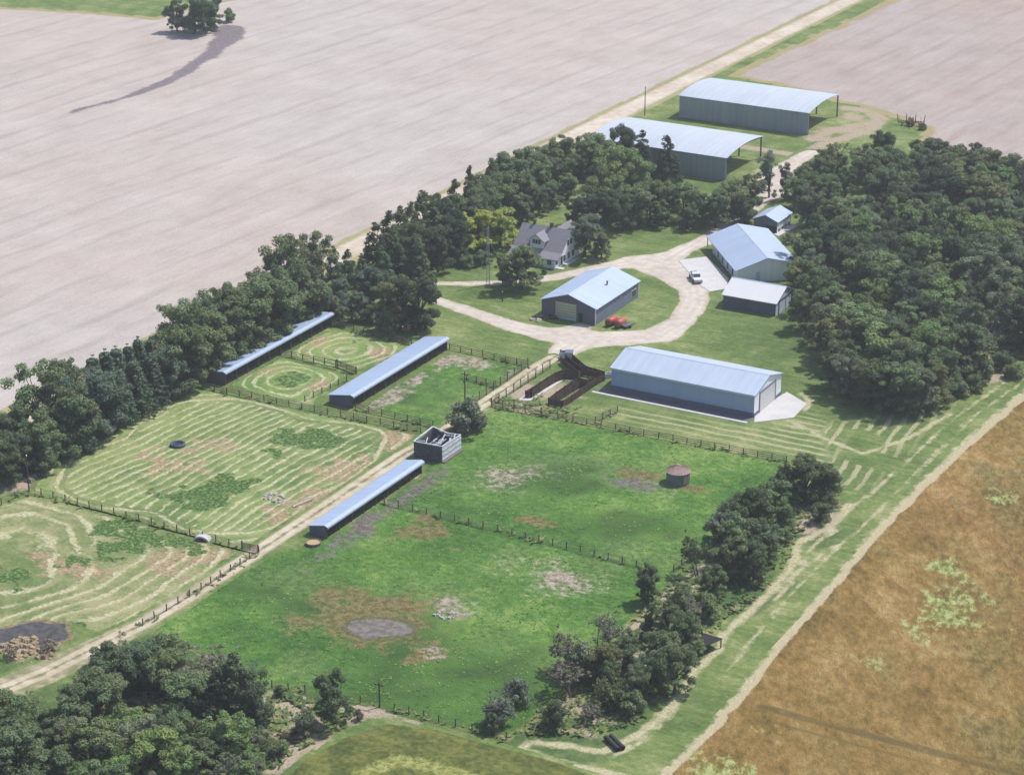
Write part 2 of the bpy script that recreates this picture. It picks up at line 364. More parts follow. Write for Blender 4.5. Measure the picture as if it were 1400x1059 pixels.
def mat_pasture():
    t = NT('rank pasture'); a = t.noise(.028, 5, .6); b = t.noise(.17, 5, .65); c = t.noise(.8, 4, .7); d = t.noise(3.0, 3, .7)
    f = t.math('ADD', t.math('ADD', t.math('MULTIPLY', a, .34), t.math('MULTIPLY', b, .26)), t.math('ADD', t.math('MULTIPLY', c, .26), t.math('MULTIPLY', d, .14)))
    col = t.ramp(f, [(.35, A(68, 106, 50)), (.45, A(88, 131, 61)), (.54, A(107, 149, 70)), (.65, A(152, 178, 98))])
    pale = t.ss(t.noise(.035, 4, .6, t.mp((1, 1, 1), (0, 0, .6))), .5, .68)
    col = t.mix(t.math('MULTIPLY', pale, .45), col, t.ramp(c, [(.3, A(100, 128, 76)), (.7, A(158, 174, 112))]))
    for nm, c0, c1 in (('rank', A(56, 88, 50), A(88, 116, 62)), ('dry', A(116, 108, 66), A(154, 142, 98)), ('bare', A(156, 138, 122), A(206, 192, 176)), ('mud', A(112, 104, 100), A(148, 140, 134))):
        m = t.attr(nm); col = t.mix(t.math('MULTIPLY', t.ss(t.math('ADD', m, t.math('MULTIPLY', t.math('SUBTRACT', t.math('ADD', t.math('MULTIPLY', b, .5), t.math('MULTIPLY', c, .5)), .5), 3.4)), .15, .9), t.ss(m, .02, .3)), col, t.ramp(c, [(.35, c0), (.65, c1)]))
    lw, _ = lawn(t); col = t.mix(breakup(t, t.attr('edge'), 1.0, .5, .8), lw, col)
    return t.finish(col, .95, 0, .1, t.bump(t.math('ADD', c, d), .8, .45))
def mat_gravel(name, c0, c1, c2, tracks=False, amp=.5, rim=None):
    t = NT(name); a = t.noise(.07, 4); b = t.noise(.5, 5, .6); c = t.noise(4, 4, .7)
    f = t.math('ADD', t.math('MULTIPLY', a, .4), t.math('ADD', t.math('MULTIPLY', b, .35), t.math('MULTIPLY', c, .25)))
    col = t.ramp(f, [(.36, c0), (.5, c1), (.62, c2)]); lw, lc = lawn(t)
    if tracks:
        la = t.math('ABSOLUTE', t.attr('lat')); wob = t.math('MULTIPLY', t.math('SUBTRACT', b, .5), .9)
        mid = t.ss(t.math('ADD', la, wob), .42, .12)
        out = t.ss(t.math('ADD', la, wob), 1.25, 1.75)
        gr = t.ramp(b, [(.35, A(120, 132, 88)), (.6, A(164, 158, 122)), (.75, A(190, 178, 148))])
        col = t.mix(t.math('MULTIPLY', mid, .85), col, gr); col = t.mix(t.math('MULTIPLY', out, .8), col, gr)
    else:
        col = t.mix(t.math('MULTIPLY', t.math('MULTIPLY', t.attr('rut'), t.ss(a, .4, .55)), .5), col, tuple(q * .8 for q in c0))
        col = t.mix(t.math('MULTIPLY', t.ss(t.attr('edge'), 1.6, .2), .55), col, t.ramp(b, [(.3, A(160, 150, 116)), (.7, A(206, 192, 164))]))
    if rim: lw = t.mix(.6, lw, rim)
    col = t.mix(breakup(t, t.attr('edge'), amp, .7, .45), lw, col)
    return t.finish(col, .95, 0, .1, t.bump(c, .3, .1))
def mat_wheat():
    t = NT('ripe wheat'); lo = (0, 0, -.35)
    v1 = t.mp((1, .5, 1), lo); v2 = t.mp((1, .42, 1), (0, 0, -.8))
    a = t.noise(.03, 5, .62, v1, .3); b = t.noise(.16, 5, .68, v2, .4); c = t.noise(.75, 5, .72, v1); d = t.noise(3, 3, .7)
    f = t.math('ADD', t.math('ADD', t.math('MULTIPLY', a, .25), t.math('MULTIPLY', b, .33)), t.math('ADD', t.math('MULTIPLY', c, .3), t.math('MULTIPLY', d, .12)))
    col = t.ramp(f, [(.32, A(96, 86, 46)), (.42, A(132, 110, 60)), (.51, A(156, 127, 74)), (.6, A(178, 149, 94)), (.71, A(208, 184, 130))], 1.85)
    gn = t.ss(t.math('ADD', t.math('MULTIPLY', t.noise(.028, 4, .6, v1), .6), t.math('MULTIPLY', b, .4)), .5, .6); col = t.mix(t.math('MULTIPLY', gn, .72), col, t.ramp(c, [(.35, A(92, 88, 46)), (.65, A(144, 132, 78))]))
    rd = t.ss(t.noise(.022, 4, .6, v2), .5, .64); col = t.mix(t.math('MULTIPLY', rd, .25), col, t.ramp(c, [(.35, A(124, 86, 52)), (.65, A(168, 118, 76))]))
    wd = t.attr('weed'); col = t.mix(t.math('MULTIPLY', t.ss(t.math('ADD', wd, t.math('MULTIPLY', t.math('SUBTRACT', t.math('ADD', t.math('MULTIPLY', b, .5), t.math('MULTIPLY', c, .5)), .5), 4.0)), .3, .85), t.ss(wd, .02, .2)), col, t.ramp(c, [(.35, A(120, 124, 64)), (.5, A(158, 162, 94)), (.66, A(188, 196, 134))]))
    tr = t.attr('tram'); col = t.mix(t.math('MULTIPLY', t.ss(t.math('ADD', tr, t.math('MULTIPLY', t.math('SUBTRACT', t.math('ADD', t.math('MULTIPLY', b, .5), t.math('MULTIPLY', c, .5)), .5), 3.5)), .3, .9), .6), col, A(92, 86, 54))
    lw, _ = lawn(t); col = t.mix(breakup(t, t.attr('edge'), .5, .8, .4), t.mix(.12, A(216, 200, 166), lw), col)
    return t.finish(col, .95, 0, .1, t.bump(t.math('ADD', t.math('ADD', c, t.math('MULTIPLY', b, 1.5)), t.math('MULTIPLY', d, .5)), .8, .5))
def mat_alfalfa():
    t = NT('swathed alfalfa'); b = t.noise(.2, 5, .65); c = t.noise(1.0, 5, .7)
    ph = t.math('ADD', t.attr('ph'), t.math('MULTIPLY', t.math('SUBTRACT', b, .5), 3.0))
    w = t.math('SINE', t.math('MULTIPLY', ph, 2 * PI / 8.0))
    col = t.ramp(t.math('ADD', t.math('MULTIPLY', b, .5), t.math('MULTIPLY', c, .5)), [(.35, A(82, 94, 52)), (.5, A(106, 114, 60)), (.65, A(134, 136, 76))])
    col = t.mix(t.math('MULTIPLY', t.ss(w, -.2, .8), t.ss(t.attr('edge'), 3, 6)), col, t.ramp(c, [(.35, A(122, 128, 66)), (.5, A(152, 156, 88)), (.65, A(178, 182, 116))]))
    lw, _ = lawn(t); col = t.mix(breakup(t, t.attr('edge'), .6, .8, .4), lw, col)
    return t.finish(col, .95, 0, .1, t.bump(c, .7, .3))
def mat_flat(name, c0, c1, rough, spec=.3, amp=.8, rim=(A(120, 112, 84), A(156, 142, 108))):
    t = NT(name); c = t.noise(.8, 5, .65); col = t.ramp(c, [(.35, c0), (.65, c1)]); lw, _ = lawn(t)
    m = breakup(t, t.attr('edge'), amp, .6, .3)
    return t.finish(t.mix(m, t.ramp(t.noise(1.2, 4, .7), [(.35, rim[0]), (.65, rim[1])]), col), t.math('ADD', t.math('MULTIPLY', m, rough - .95), .95), 0, spec)

# ---------------------------------------------------------------- ground layout (outlines surveyed from the photograph)
XR = -70.0
FENCES = {}   # name -> list of ground points, filled below and used for the weedy strips too
fpx = {
 'paddock_south': [(277, 531), (430, 562.5), (575, 592)], 'shed_yard_south': [(486, 560), (540, 572), (592, 583.5)],
 'lawn_south': [(764, 573), (920, 603), (1075, 632)], 'mid_pasture': [(526, 689), (700, 731), (870, 775)],
 'meadow_divide': [(40, 672), (190, 712), (331, 751)], 'lane_low': [(195, 855), (275, 806), (354, 756)],
 'bottom': [(372, 940), (440, 950), (519, 966), (600, 987), (692, 1011)], 'yard_north': [(614.6, 478), (722, 501)],
 'yard_cross': [(638, 519), (678, 529)], 'lane_east': [(752, 504), (712, 530), (672, 556)], 'lane_west': [(722, 501), (684, 527), (646, 553)],
 'corral_south': [(672, 556), (718, 565), (762, 573)], 'short_spur': [(814, 578), (844, 563)], 'paddock_north': [(457, 446), (510, 459), (563, 472)],
 'paddock_divide': [(384, 486), (459, 501)], 'shed_side': [(417, 549), (474, 521)], 'west_end': [(40, 672), (2, 690), (-30, 705)],
 'hedge_bit': [(921, 781), (954, 758)],
}
for k, v in fpx.items(): FENCES[k] = GP(v)

pasture = GP([(600, 612), (650, 588), (672, 557), (764, 574), (1072, 633), (1045, 672), (985, 740), (880, 830), (800, 915), (745, 965), (692, 1012), (600, 988), (519, 967), (440, 951), (372, 941), (300, 905), (196, 857), (275, 808), (345, 764), (425, 745), (500, 700), (577, 650)])
meadow_w = GP([(42, 671), (60, 642), (150, 594), (262, 534), (285, 533), (430, 565), (574, 594), (548, 612), (440, 685), (338, 750), (326, 749), (190, 711)])
meadow_sw = GP([(-60, 720), (0, 691), (44, 676), (190, 715), (328, 754), (262, 801), (185, 845), (140, 872), (95, 850), (0, 872), (-70, 885)])
paddock_a = GP([(463, 449), (562, 474), (520, 498), (480, 510), (388, 485), (440, 456)])
paddock_b = GP([(312, 526), (384, 488), (476, 513), (440, 540), (428, 560)])
south_field = GP([(375, 1075), (420, 1035), (470, 1008), (530, 988), (600, 997), (690, 1022), (760, 1040), (850, 1075), (800, 1130), (300, 1130)])
wheat = GP([(905, 1075), (921, 1054), (985, 990), (1075, 880), (1150, 792), (1227, 705), (1300, 632), (1400, 545), (1470, 480), (1700, 700), (1700, 1150), (880, 1150)])

gs = {
 'a': strokes_px([(575, 387, 1.6), (640, 388, 1.7), (700, 386, 2.0), (760, 379, 2.2), (820, 366, 2.6), (865, 359, 4)]),
 'b': strokes_px([(560, 393, 2), (592, 408, 2.2), (640, 425, 2.5), (700, 445, 3.0), (750, 457, 4.2), (800, 463, 4.8), (850, 463, 4.6), (900, 458, 4.6), (933, 438, 3.4), (950, 413, 3.2), (948, 396, 4), (932, 376, 6.5), (908, 362, 7.5), (880, 357, 5)]),
 'c': strokes_px([(908, 362, 6), (935, 345, 4), (965, 328, 2.6), (1000, 305, 2.4), (1035, 277, 3), (1052, 262, 4.5), (1060, 240, 4.2), (1085, 222, 3), (1110, 208, 2.5)]),
 'd': strokes_px([(795, 466, 5), (772, 480, 3.6), (757, 490, 2.6), (745, 498, 1.9)]),
 'e': strokes_px([(780, 452, 3), (793, 447, 2.6)]),
}
def drive_sd(P):
    d = None
    for s_ in gs.values():
        q = stroke_sd(P, s_); d = q if d is None else smin(d, q, 3.0)
    isl = poly_sd(P, GP([(932, 356), (945, 344), (968, 334), (985, 342), (968, 350)]))
    return np.maximum(d, -(isl + .3)) + (vnoise(P, 4, 3) - .5) * .8
lane = strokes_px([(757, 489, 1.9), (735, 501, 1.9), (700, 526, 1.8), (660, 552, 1.8), (640, 566, 1.8), (605, 592, 1.9), (550, 622, 2.0), (440, 696, 2.1), (340, 762, 2.2), (260, 814, 2.3), (200, 850, 2.4), (120, 890, 3.2), (60, 920, 3.8), (-20, 952, 3.6), (-90, 975, 3.4)])
def blob(P, px, py, rx, ry=None, soft=.5):
    c = np.array(g2(px, py)); ry = ry or rx
    if abs(px * 7 + py * 3) >= 0:
        m = (np.abs(P[:, 0] - c[0]) < rx * 2.2) & (np.abs(P[:, 1] - c[1]) < ry * 2.2); out = np.zeros(len(P)); Q = P[m]; sd0 = int(px * 13 + py * 7) & 1023
        if not len(Q): return out
        wx = (vnoise(Q, rx * .8, sd0) - .5) * 1.0 + (vnoise(Q, rx * .3, sd0 + 1) - .5) * .5; wy = (vnoise(Q, ry * .8, sd0 + 2) - .5) * 1.0 + (vnoise(Q, ry * .3, sd0 + 3) - .5) * .5
        d = np.hypot((Q[:, 0] - c[0]) / rx + wx, (Q[:, 1] - c[1]) / ry + wy); out[m] = np.clip((1.3 - d) / max(soft, .9), 0, 1); return out
def band(P, pts, w, soft=1.0):
    q = [(*g2(*p), w) for p in pts]; return np.clip(-stroke_sd(P, q) / soft + .5, 0, 1)
def fence_band(P, w=1.2):
    m = np.zeros(len(P))
    for k, f in FENCES.items():
        if k != 'lane_east' and k != 'lane_west': m = np.maximum(m, np.clip(1 - np.abs(stroke_sd(P, [(*q, 0) for q in f])) / w, 0, 1) * .8)
    return m

def ground_attrs(P, sd):
    bare = np.zeros(len(P)); straw = np.zeros(len(P)); rank = np.zeros(len(P)); mow = np.zeros(len(P))
    for b in [(1150, 178, 9, 7), (1120, 190, 6, 5), (1170, 160, 6, 5), (1060, 250, 6), (560, 447, 3), (812, 355, 3), (748, 536, 7), (715, 535, 4), (640, 495, 6, 3), (700, 560, 6, 4),
              (1125, 700, 4), (905, 800, 6), (870, 850, 5), (850, 900, 5), (800, 975, 7), (760, 960, 5), (960, 770, 6), (1110, 720, 4), (20, 650, 9, 6), (1350, 510, 7), (1370, 480, 6), (390, 965, 6), (350, 1030, 8), (420, 1000, 6), (500, 975, 4), (560, 975, 4), (180, 980, 6), (210, 970, 4), (30, 890, 4), (50, 885, 4), (560, 655, 3), (650, 603, 2.5), (770, 372, 2), (795, 375, 3)]:
        bare = np.maximum(bare, blob(P, *b) * .85)
    for pts, w in (([(1100, 214), (1128, 196), (1160, 187), (1192, 176), (1204, 163), (1188, 151), (1158, 148)], 2.6), ([(1012, 200), (1050, 206), (1098, 214)], 2.2), ([(1110, 190), (1140, 178), (1180, 170)], 2.4), ([(1050, 235), (1046, 255)], 4.0)): bare = np.maximum(bare, band(P, pts, w, 2.2) * .8)
    for b in [(880, 880, 16, 14), (780, 990, 12), (960, 800, 14), (1060, 720, 14), (60, 1010, 30), (200, 960, 25), (330, 1000, 16), (100, 600, 16), (240, 500, 12), (400, 420, 20), (600, 330, 22), (700, 260, 18), (860, 290, 18), (1250, 400, 40), (1200, 300, 30), (1340, 300, 30), (700, 548, 8, 4), (530, 430, 8)]:
        rank = np.maximum(rank, blob(P, *b, soft=.7) * .8)
    rank = np.maximum(rank, fence_band(P))
    # straw left along the hedge and the wheat edge, raked by the mower
    for pts, w in (([(1162, 690), (1130, 722), (1092, 742), (1084, 772), (1050, 812), (1012, 846), (988, 868), (986, 886), (950, 915), (932, 950), (880, 1000), (825, 1028), (770, 1018), (722, 1014), (712, 1024), (760, 1040), (860, 1062)], .8),
                   ([(905, 1075), (921, 1053), (985, 989), (1075, 879), (1150, 791), (1227, 704), (1300, 630), (1400, 543), (1470, 478)], 1.3)):
        straw = np.maximum(straw, band(P, pts, w, 1.2) * .95)
    for pts, w in (([(1400, 520), (1330, 570), (1250, 650), (1190, 710), (1120, 770), (1040, 860), (985, 930)], .35), ([(1390, 510), (1300, 575), (1230, 640), (1170, 690), (1125, 735), (1095, 760)], .4), ([(1400, 533), (1310, 610), (1230, 690), (1150, 775)], .4),
                   ([(1140, 745), (1092, 780), (1060, 820)], .4), ([(1150, 720), (1108, 748), (1096, 775)], .4), ([(930, 960), (880, 1012), (835, 1034)], .5), ([(1080, 575), (1130, 600), (1180, 620), (1240, 600), (1300, 565)], .6), ([(1100, 560), (1108, 548), (1095, 538)], .8)):
        straw = np.maximum(straw, band(P, pts, w, .8) * .8)
    sl = GP([(838, 548), (1040, 580), (1115, 552), (1165, 590), (1165, 650), (1080, 628), (930, 598), (820, 572)]); s1 = -poly_sd(P, sl)
    mow = np.clip(s1 / 5, 0, 1) * .7
    s2 = -poly_sd(P, GP([(1075, 580), (1320, 545), (1300, 570), (1180, 690), (1140, 680)])); mow = np.maximum(mow, np.clip(s2 / 5, 0, 1) * .75 * (vnoise(P, 9, 77) > .38))
    ph = P[:, 1].copy(); ph = np.where(s2 > np.maximum(s1, 0), P[:, 0] * 1.0 + P[:, 1] * .12, ph)
    return dict(bare=bare, straw=straw, rank=rank, mow=mow, ph=ph)
gm = mat_ground()
XA, XB, YA, YB = -105, 160, -185, 262
struct(sheet('ground', (XA, XB, YA, YB), .75, 0, gm, None, ground_attrs))
# the same grass running on to the horizon, butted against the fine sheet
fb = MB(); BIG = 9000
xs = [-BIG, XA, XA + .75 * int((XB - XA) / .75), BIG]; ys = [-BIG, YA, YA + .75 * int((YB - YA) / .75), BIG]
for i in range(3):
    for j in range(3):
        if (i, j) != (1, 1): fb.add([(xs[i], ys[j], 0), (xs[i + 1], ys[j], 0), (xs[i + 1], ys[j + 1], 0), (xs[i], ys[j + 1], 0)], [(0, 1, 2, 3)])
struct(fb.build('ground', gm))

road = [(-82.0, -400), (-81.2, 0), (-80.2, 165), (-78.2, 262), (-76.2, 360), (-62, 1100), (-52, 1100), (-69.2, 360), (-71.2, 262), (-72.3, 165), (-73.0, 0), (-73.5, -400)]
far_grass = GP([(-80, 6), (0, 12), (120, 19), (212, 27), (240, 18), (330, -2), (420, -40), (300, -160), (-300, -150)])
west_field = [(-1000, -400), (-83.2, -400), (-82.2, 0), (-81.2, 165), (-79.2, 262), (-77.2, 360), (-63, 1100), (-1000, 1100)]
pm = mat_plough('tilled pale soil', A(184, 173, 166), A(206, 197, 191), A(221, 213, 207))
sheet('tilled_field', (-460, -60, -160, 1000), 2.0, .006, pm, lambda P: np.maximum(poly_sd(P, west_field), -poly_sd(P, far_grass)) + (vnoise(P, 7, 1) - .5) * 1.5, None, 1.5)
pe = mat_plough('tilled pinkish soil', A(172, 156, 150), A(193, 179, 173), A(208, 195, 189))
east_field = GP([(1005, 104), (1230, 0), (1330, -45), (1900, -150), (1900, 330), (1500, 250), (1400, 222), (1340, 208), (1298, 200), (1274, 192), (1276, 172), (1240, 160), (1150, 137), (1060, 112)])
sheet('tilled_field', bbox(east_field), 1.6, .006, pe, lambda P: poly_sd(P, east_field) + (vnoise(P, 6, 9) - .5) * 2.5, None, 1.5)
sheet('gravel_road', (-86, -50, -180, 1000), 1.0, .010, mat_gravel('pale road gravel', A(204, 188, 170), A(222, 206, 188), A(234, 222, 206), rim=A(196, 182, 140)), lambda P: poly_sd(P, road) + np.where(P[:, 0] < -76, 0, 0), None, .8)
ditch = strokes_px([(312, 40, 5), (314, 52, 4.2), (290, 72, 2.6), (255, 97, 2.0), (215, 117, 1.6), (170, 134, .8), (120, 147, .9), (98, 154, .6)])
sheet('ditch', bbox(ditch, 8), .7, .012, mat_flat('damp ditch silt', A(118, 108, 112), A(146, 134, 138), .8, rim=(A(150, 138, 138), A(180, 166, 164))), lambda P: stroke_sd(P, ditch) + (vnoise(P, 5, 4) - .5) * 1.6 + (vnoise(P, 1.6, 14) - .5) * .8, None, .1)

def meadow_attrs(kind):
    def f(P, sd):
        d = -sd; bare = np.zeros(len(P)); rank = np.zeros(len(P)); mow = np.clip(d / 1.5, 0, 1); ds = poly_soft(P, dict(w=meadow_w, sw=meadow_sw, a=paddock_a, b=paddock_b)[kind], 2.6 if kind in 'ab' else 4.0)
        if kind == 'w':
            ph = np.where(ds < 1.6, ds, P[:, 0] - .1 * P[:, 1] + 5 * (vnoise(P, 22, 51) - .5))
            for b in [(225, 630, 8, 6), (300, 610, 6, 4), (500, 640, 8, 7), (430, 680, 7, 6), (470, 650, 10, 7), (390, 700, 5), (540, 605, 6)]: bare = np.maximum(bare, blob(P, *b, soft=.9) * .75)
            for b in [(275, 680, 7, 5), (300, 670, 5, 5), (410, 605, 6, 6), (440, 600, 5, 4), (320, 660, 4, 3)]: rank = np.maximum(rank, blob(P, *b, soft=.6))
        elif kind == 'sw':
            i1 = poly_sd(P, GP([(130, 775), (128, 752), (150, 735), (180, 722), (200, 735), (190, 760), (165, 780)])); i2 = poly_sd(P, GP([(-20, 800), (10, 775), (32, 782), (20, 805)]))
            i3 = poly_sd(P, GP([(85, 765), (118, 757), (122, 768), (95, 778)]))
            m = np.minimum(np.minimum(i1, i2), i3); ph = ds * .8 - P[:, 0] * .28 - P[:, 1] * .1 + 2.5 * (vnoise(P, 15, 52) - .5)
            for (qx, qy, aa) in ((163, 752, 5.4), (8, 790, 4.0), (104, 768, 2.6)):
                c_ = np.array(g2(qx, qy)); r2 = ((P - c_) ** 2).sum(1); dc = ph[np.argmin(r2)]; ph = ph - (ph - dc) * np.minimum(aa * aa / (r2 + .5), .97)
            mow = mow * np.clip(m / .8, 0, 1) * .98
            for b in [(165, 750, 7, 6), (175, 740, 5, 6), (165, 722, 5), (10, 790, 5, 4), (105, 765, 3, 3), (240, 738, 6, 4), (110, 870, 5, 5)]: rank = np.maximum(rank, blob(P, *b, soft=.7) * .85)
            for b in [(275, 755, 9, 6), (285, 745, 6, 4), (235, 775, 6, 4), (90, 775, 8, 3)]: bare = np.maximum(bare, blob(P, *b, soft=.9) * .9)
        else:
            ph = ds; i = blob(P, *((495, 468) if kind == 'a' else (405, 520)), 4, 5, .5); rank = i * (.7 if kind == 'b' else .3); mow = mow * (1 - i)
            for b in ([(420, 465, 4, 8), (530, 485, 5)] if kind == 'a' else [(340, 505, 5, 8), (440, 525, 4)]): bare = np.maximum(bare, blob(P, *b, soft=.9) * .7)
        rank = np.maximum(rank, np.clip(1 - d / 1.2, 0, 1) * .7)
        return dict(ph=ph, bare=bare, rank=rank, mow=mow)
    return f
mw = mat_meadow('hay meadow', 2.3, A(104, 132, 76), A(134, 156, 92), A(160, 172, 112)); mw2 = mat_meadow('close windrowed meadow', 2.4, A(112, 134, 80), A(142, 152, 100), A(176, 174, 128)); mp_ = mat_meadow('mown paddock', 1.7, A(100, 138, 74), A(132, 160, 90), A(164, 176, 112))
for nm, pl, kd, mt in (('hay_meadow', meadow_w, 'w', mw), ('hay_meadow', meadow_sw, 'sw', mw2), ('mown_paddock', paddock_a, 'a', mp_), ('mown_paddock', paddock_b, 'b', mp_)):
    sheet(nm, bbox(pl), .6, .006, mt, (lambda q: lambda P: poly_sd(P, q))(pl), meadow_attrs(kd), .4)
yard = GP([(490, 557), (612, 482), (722, 502), (690, 525), (612, 580), (590, 582)])
pcm = mat_pasture()
def past_attrs(P, sd):
    dry = np.zeros(len(P)); bare = np.zeros(len(P)); rank = np.zeros(len(P)); mud = np.zeros(len(P))
    for b in [(500, 845, 12, 9), (470, 855, 8, 8), (545, 835, 8, 7), (580, 725, 7, 5), (738, 714, 4, 2), (870, 650, 5, 3), (935, 665, 4, 2), (590, 890, 4, 4), (830, 970, 6)]: dry = np.maximum(dry, blob(P, *b, soft=.6) * .95)
    for b in [(620, 832, 4, 4), (610, 825, 3, 3), (598, 892, 2.5, 3), (755, 785, 9, 7), (700, 655, 9, 8), (680, 660, 5), (890, 665, 7, 3)]: bare = np.maximum(bare, blob(P, *b, soft=1.1) * .62)
    for b in [(868, 662, 7, 3), (880, 668, 6, 2.5), (480, 730, 3, 12), (540, 690, 2.5, 14)]: mud = np.maximum(mud, blob(P, *b, soft=.7) * .75)
    for b in [(400, 820, 16, 5), (480, 810, 12, 4), (760, 645, 8, 10), (800, 660, 10, 10), (690, 950, 20, 12), (560, 920, 14, 10), (860, 720, 14, 7), (560, 880, 8, 25)]: rank = np.maximum(rank, blob(P, *b, soft=1.0) * .62)
    rank = np.maximum(rank, fence_band(P) * .8)
    return dict(dry=dry, bare=bare, rank=rank, mud=mud)
sheet('pasture', bbox(pasture), .6, .008, pcm, lambda P: poly_sd(P, pasture) + (vnoise(P, 3, 5) - .5) * 1.2, past_attrs, .4)
def yard_attrs(P, sd):
    z = np.zeros(len(P)); bare = np.zeros(len(P)); mud = np.zeros(len(P)); rank = np.zeros(len(P))
    for b in [(640, 495, 6, 4), (520, 550, 2.5, 9), (570, 520, 2.5, 10), (655, 500, 5, 3), (600, 500, 2.5, 8), (700, 512, 3)]: bare = np.maximum(bare, blob(P, *b, soft=1) * .75)
    for b in [(560, 545, 8, 4), (600, 540, 5, 4)]: rank = np.maximum(rank, blob(P, *b, soft=1) * .5)
    return dict(dry=z, bare=bare, mud=mud, rank=np.maximum(rank, fence_band(P) * .9))
sheet('paddock', bbox(yard), .6, .008, pcm, lambda P: poly_sd(P, yard), yard_attrs, .4)
cS = np.array(g2(640, 1150))
sheet('alfalfa_field', bbox(south_field), .75, .006, mat_alfalfa(), lambda P: poly_sd(P, south_field), lambda P, sd: dict(ph=-sd), .4)
def wheat_attrs(P, sd):
    w = np.zeros(len(P))
    for b in [(1290, 830, 7, 10), (1270, 845, 5, 7), (1310, 815, 5, 8), (1295, 772, 3, 5), (1370, 680, 4, 5), (970, 1045, 5, 6), (960, 1055, 5)]: w = np.maximum(w, blob(P, *b, soft=1.0) * .72)
    for b in [(1380, 870, 5, 5), (1190, 795, 4), (1180, 905, 6), (1030, 860, 7, 5), (1080, 1000, 8, 4)]: w = np.maximum(w, blob(P, *b, soft=1.2) * .34)
    tr = np.maximum(band(P, [(1040, 965), (1130, 990), (1240, 1018), (1400, 1060)], .75, .8), band(P, [(1030, 978), (1120, 1004), (1230, 1034), (1330, 1062)], .6, .8) * .7)
    return dict(weed=w, tram=tr)
sheet('wheat_field', bbox(wheat), 1.0, .008, mat_wheat(), lambda P: poly_sd(P, wheat) + (vnoise(P, 3, 8) - .5) * .8, wheat_attrs, .5)
dv = mat_gravel('driveway gravel', A(206, 192, 178), A(224, 212, 200), A(236, 226, 216))
allp = [p for s_ in gs.values() for p in s_]
def drive_attrs(P, sd):
    r = np.zeros(len(P))
    for s_ in gs.values():
        for off in (-.9, .9, 2.6, -2.6):
            q = []
            for i, p in enumerate(s_):
                a = np.array(s_[max(i - 1, 0)][:2]); b = np.array(s_[min(i + 1, len(s_) - 1)][:2]); u = (b - a) / np.linalg.norm(b - a); q.append((p[0] - u[1] * off, p[1] + u[0] * off, 0))
            r = np.maximum(r, np.clip(1 - np.abs(stroke_sd(P, q)) / .55, 0, 1) * (1 if abs(off) < 1 else .5))
    return dict(rut=r)
sheet('gravel_driveway', bbox(allp, 9), .5, .012, dv, drive_sd, drive_attrs, .6)
def lane_attrs(P, sd):
    best = np.full(len(P), 1e9); lat = np.zeros(len(P))
    for i in range(len(lane) - 1):
        a, b = np.array(lane[i][:2]), np.array(lane[i + 1][:2]); d, t = seg_d(P, a, b); u = (b - a) / np.linalg.norm(b - a)
        s_ = (P - a) @ np.array([-u[1], u[0]]); m = d < best; best = np.where(m, d, best); lat = np.where(m, s_, lat)
    return dict(lat=np.abs(lat) - .05)
LT = mat_gravel('two track dirt lane', A(188, 172, 146), A(212, 198, 172), A(228, 216, 194), True, .35)
sheet('dirt_lane', bbox(lane, 5), .4, .016, LT, lambda P: stroke_sd(P, lane), lane_attrs, .5)
pond = GP([(470, 858), (482, 848), (510, 845), (545, 848), (562, 852), (560, 864), (535, 872), (500, 871), (478, 866)])
sheet('dried_pond', bbox(pond), .5, .014, mat_flat('drying pond mud', A(108, 104, 98), A(140, 134, 126), .8, amp=1.4, rim=(A(84, 92, 56), A(120, 112, 74))), lambda P: poly_sd(P, pond) + (vnoise(P, 2.5, 2) - .5) * 1.2, None, .4)
pud = GP([(-60, 882), (0, 858), (50, 850), (95, 850), (92, 872), (60, 884), (20, 880), (-40, 900)])
sheet('pond', bbox(pud), .5, .020, mat_flat('dark standing water', A(70, 66, 66), A(100, 94, 92), .45, .35), lambda P: poly_sd(P, pud) + (vnoise(P, 3, 6) - .5) * 1.5, None, .4)

def slab(name, pts, z=.12, mat='concrete'):
    b = MB(); n = len(pts); b.add([(x, y, -.1) for x, y in pts] + [(x, y, z) for x, y in pts], [tuple(range(n, 2 * n))] + [(i, (i + 1) % n, (i + 1) % n + n, i + n) for i in range(n)])
    return struct(b.build(name, mat))
slab('concrete_apron', GP([(927, 356), (966, 351), (996, 381), (993, 395), (971, 399), (958, 391)]), .10)
slab('concrete_apron', [(49.7, 5.6), (61.5, 9.5), (62.5, 16.5), (58.6, 22.4), (49.7, 22.4)] if False else GP([(1031, 577.5), (1085, 571), (1103, 552), (1076, 536), (1060, 545), (1032, 568)]), .09)
slab('gravel_bed', [(16.0, 6.15), (49.6, 6.15), (49.6, 9.0), (16.0, 9.0)], .05, 'gravel_dark'); slab('concrete_kerb', [(15.4, 5.4), (49.6, 5.4), (49.6, 6.13), (15.4, 6.13)], .09)  # dark strip puts the shed's cast shadow into the ground colour
slab('concrete_apron', GP([(1057, 320), (1083, 307), (1091, 309), (1064, 323)]), .08)

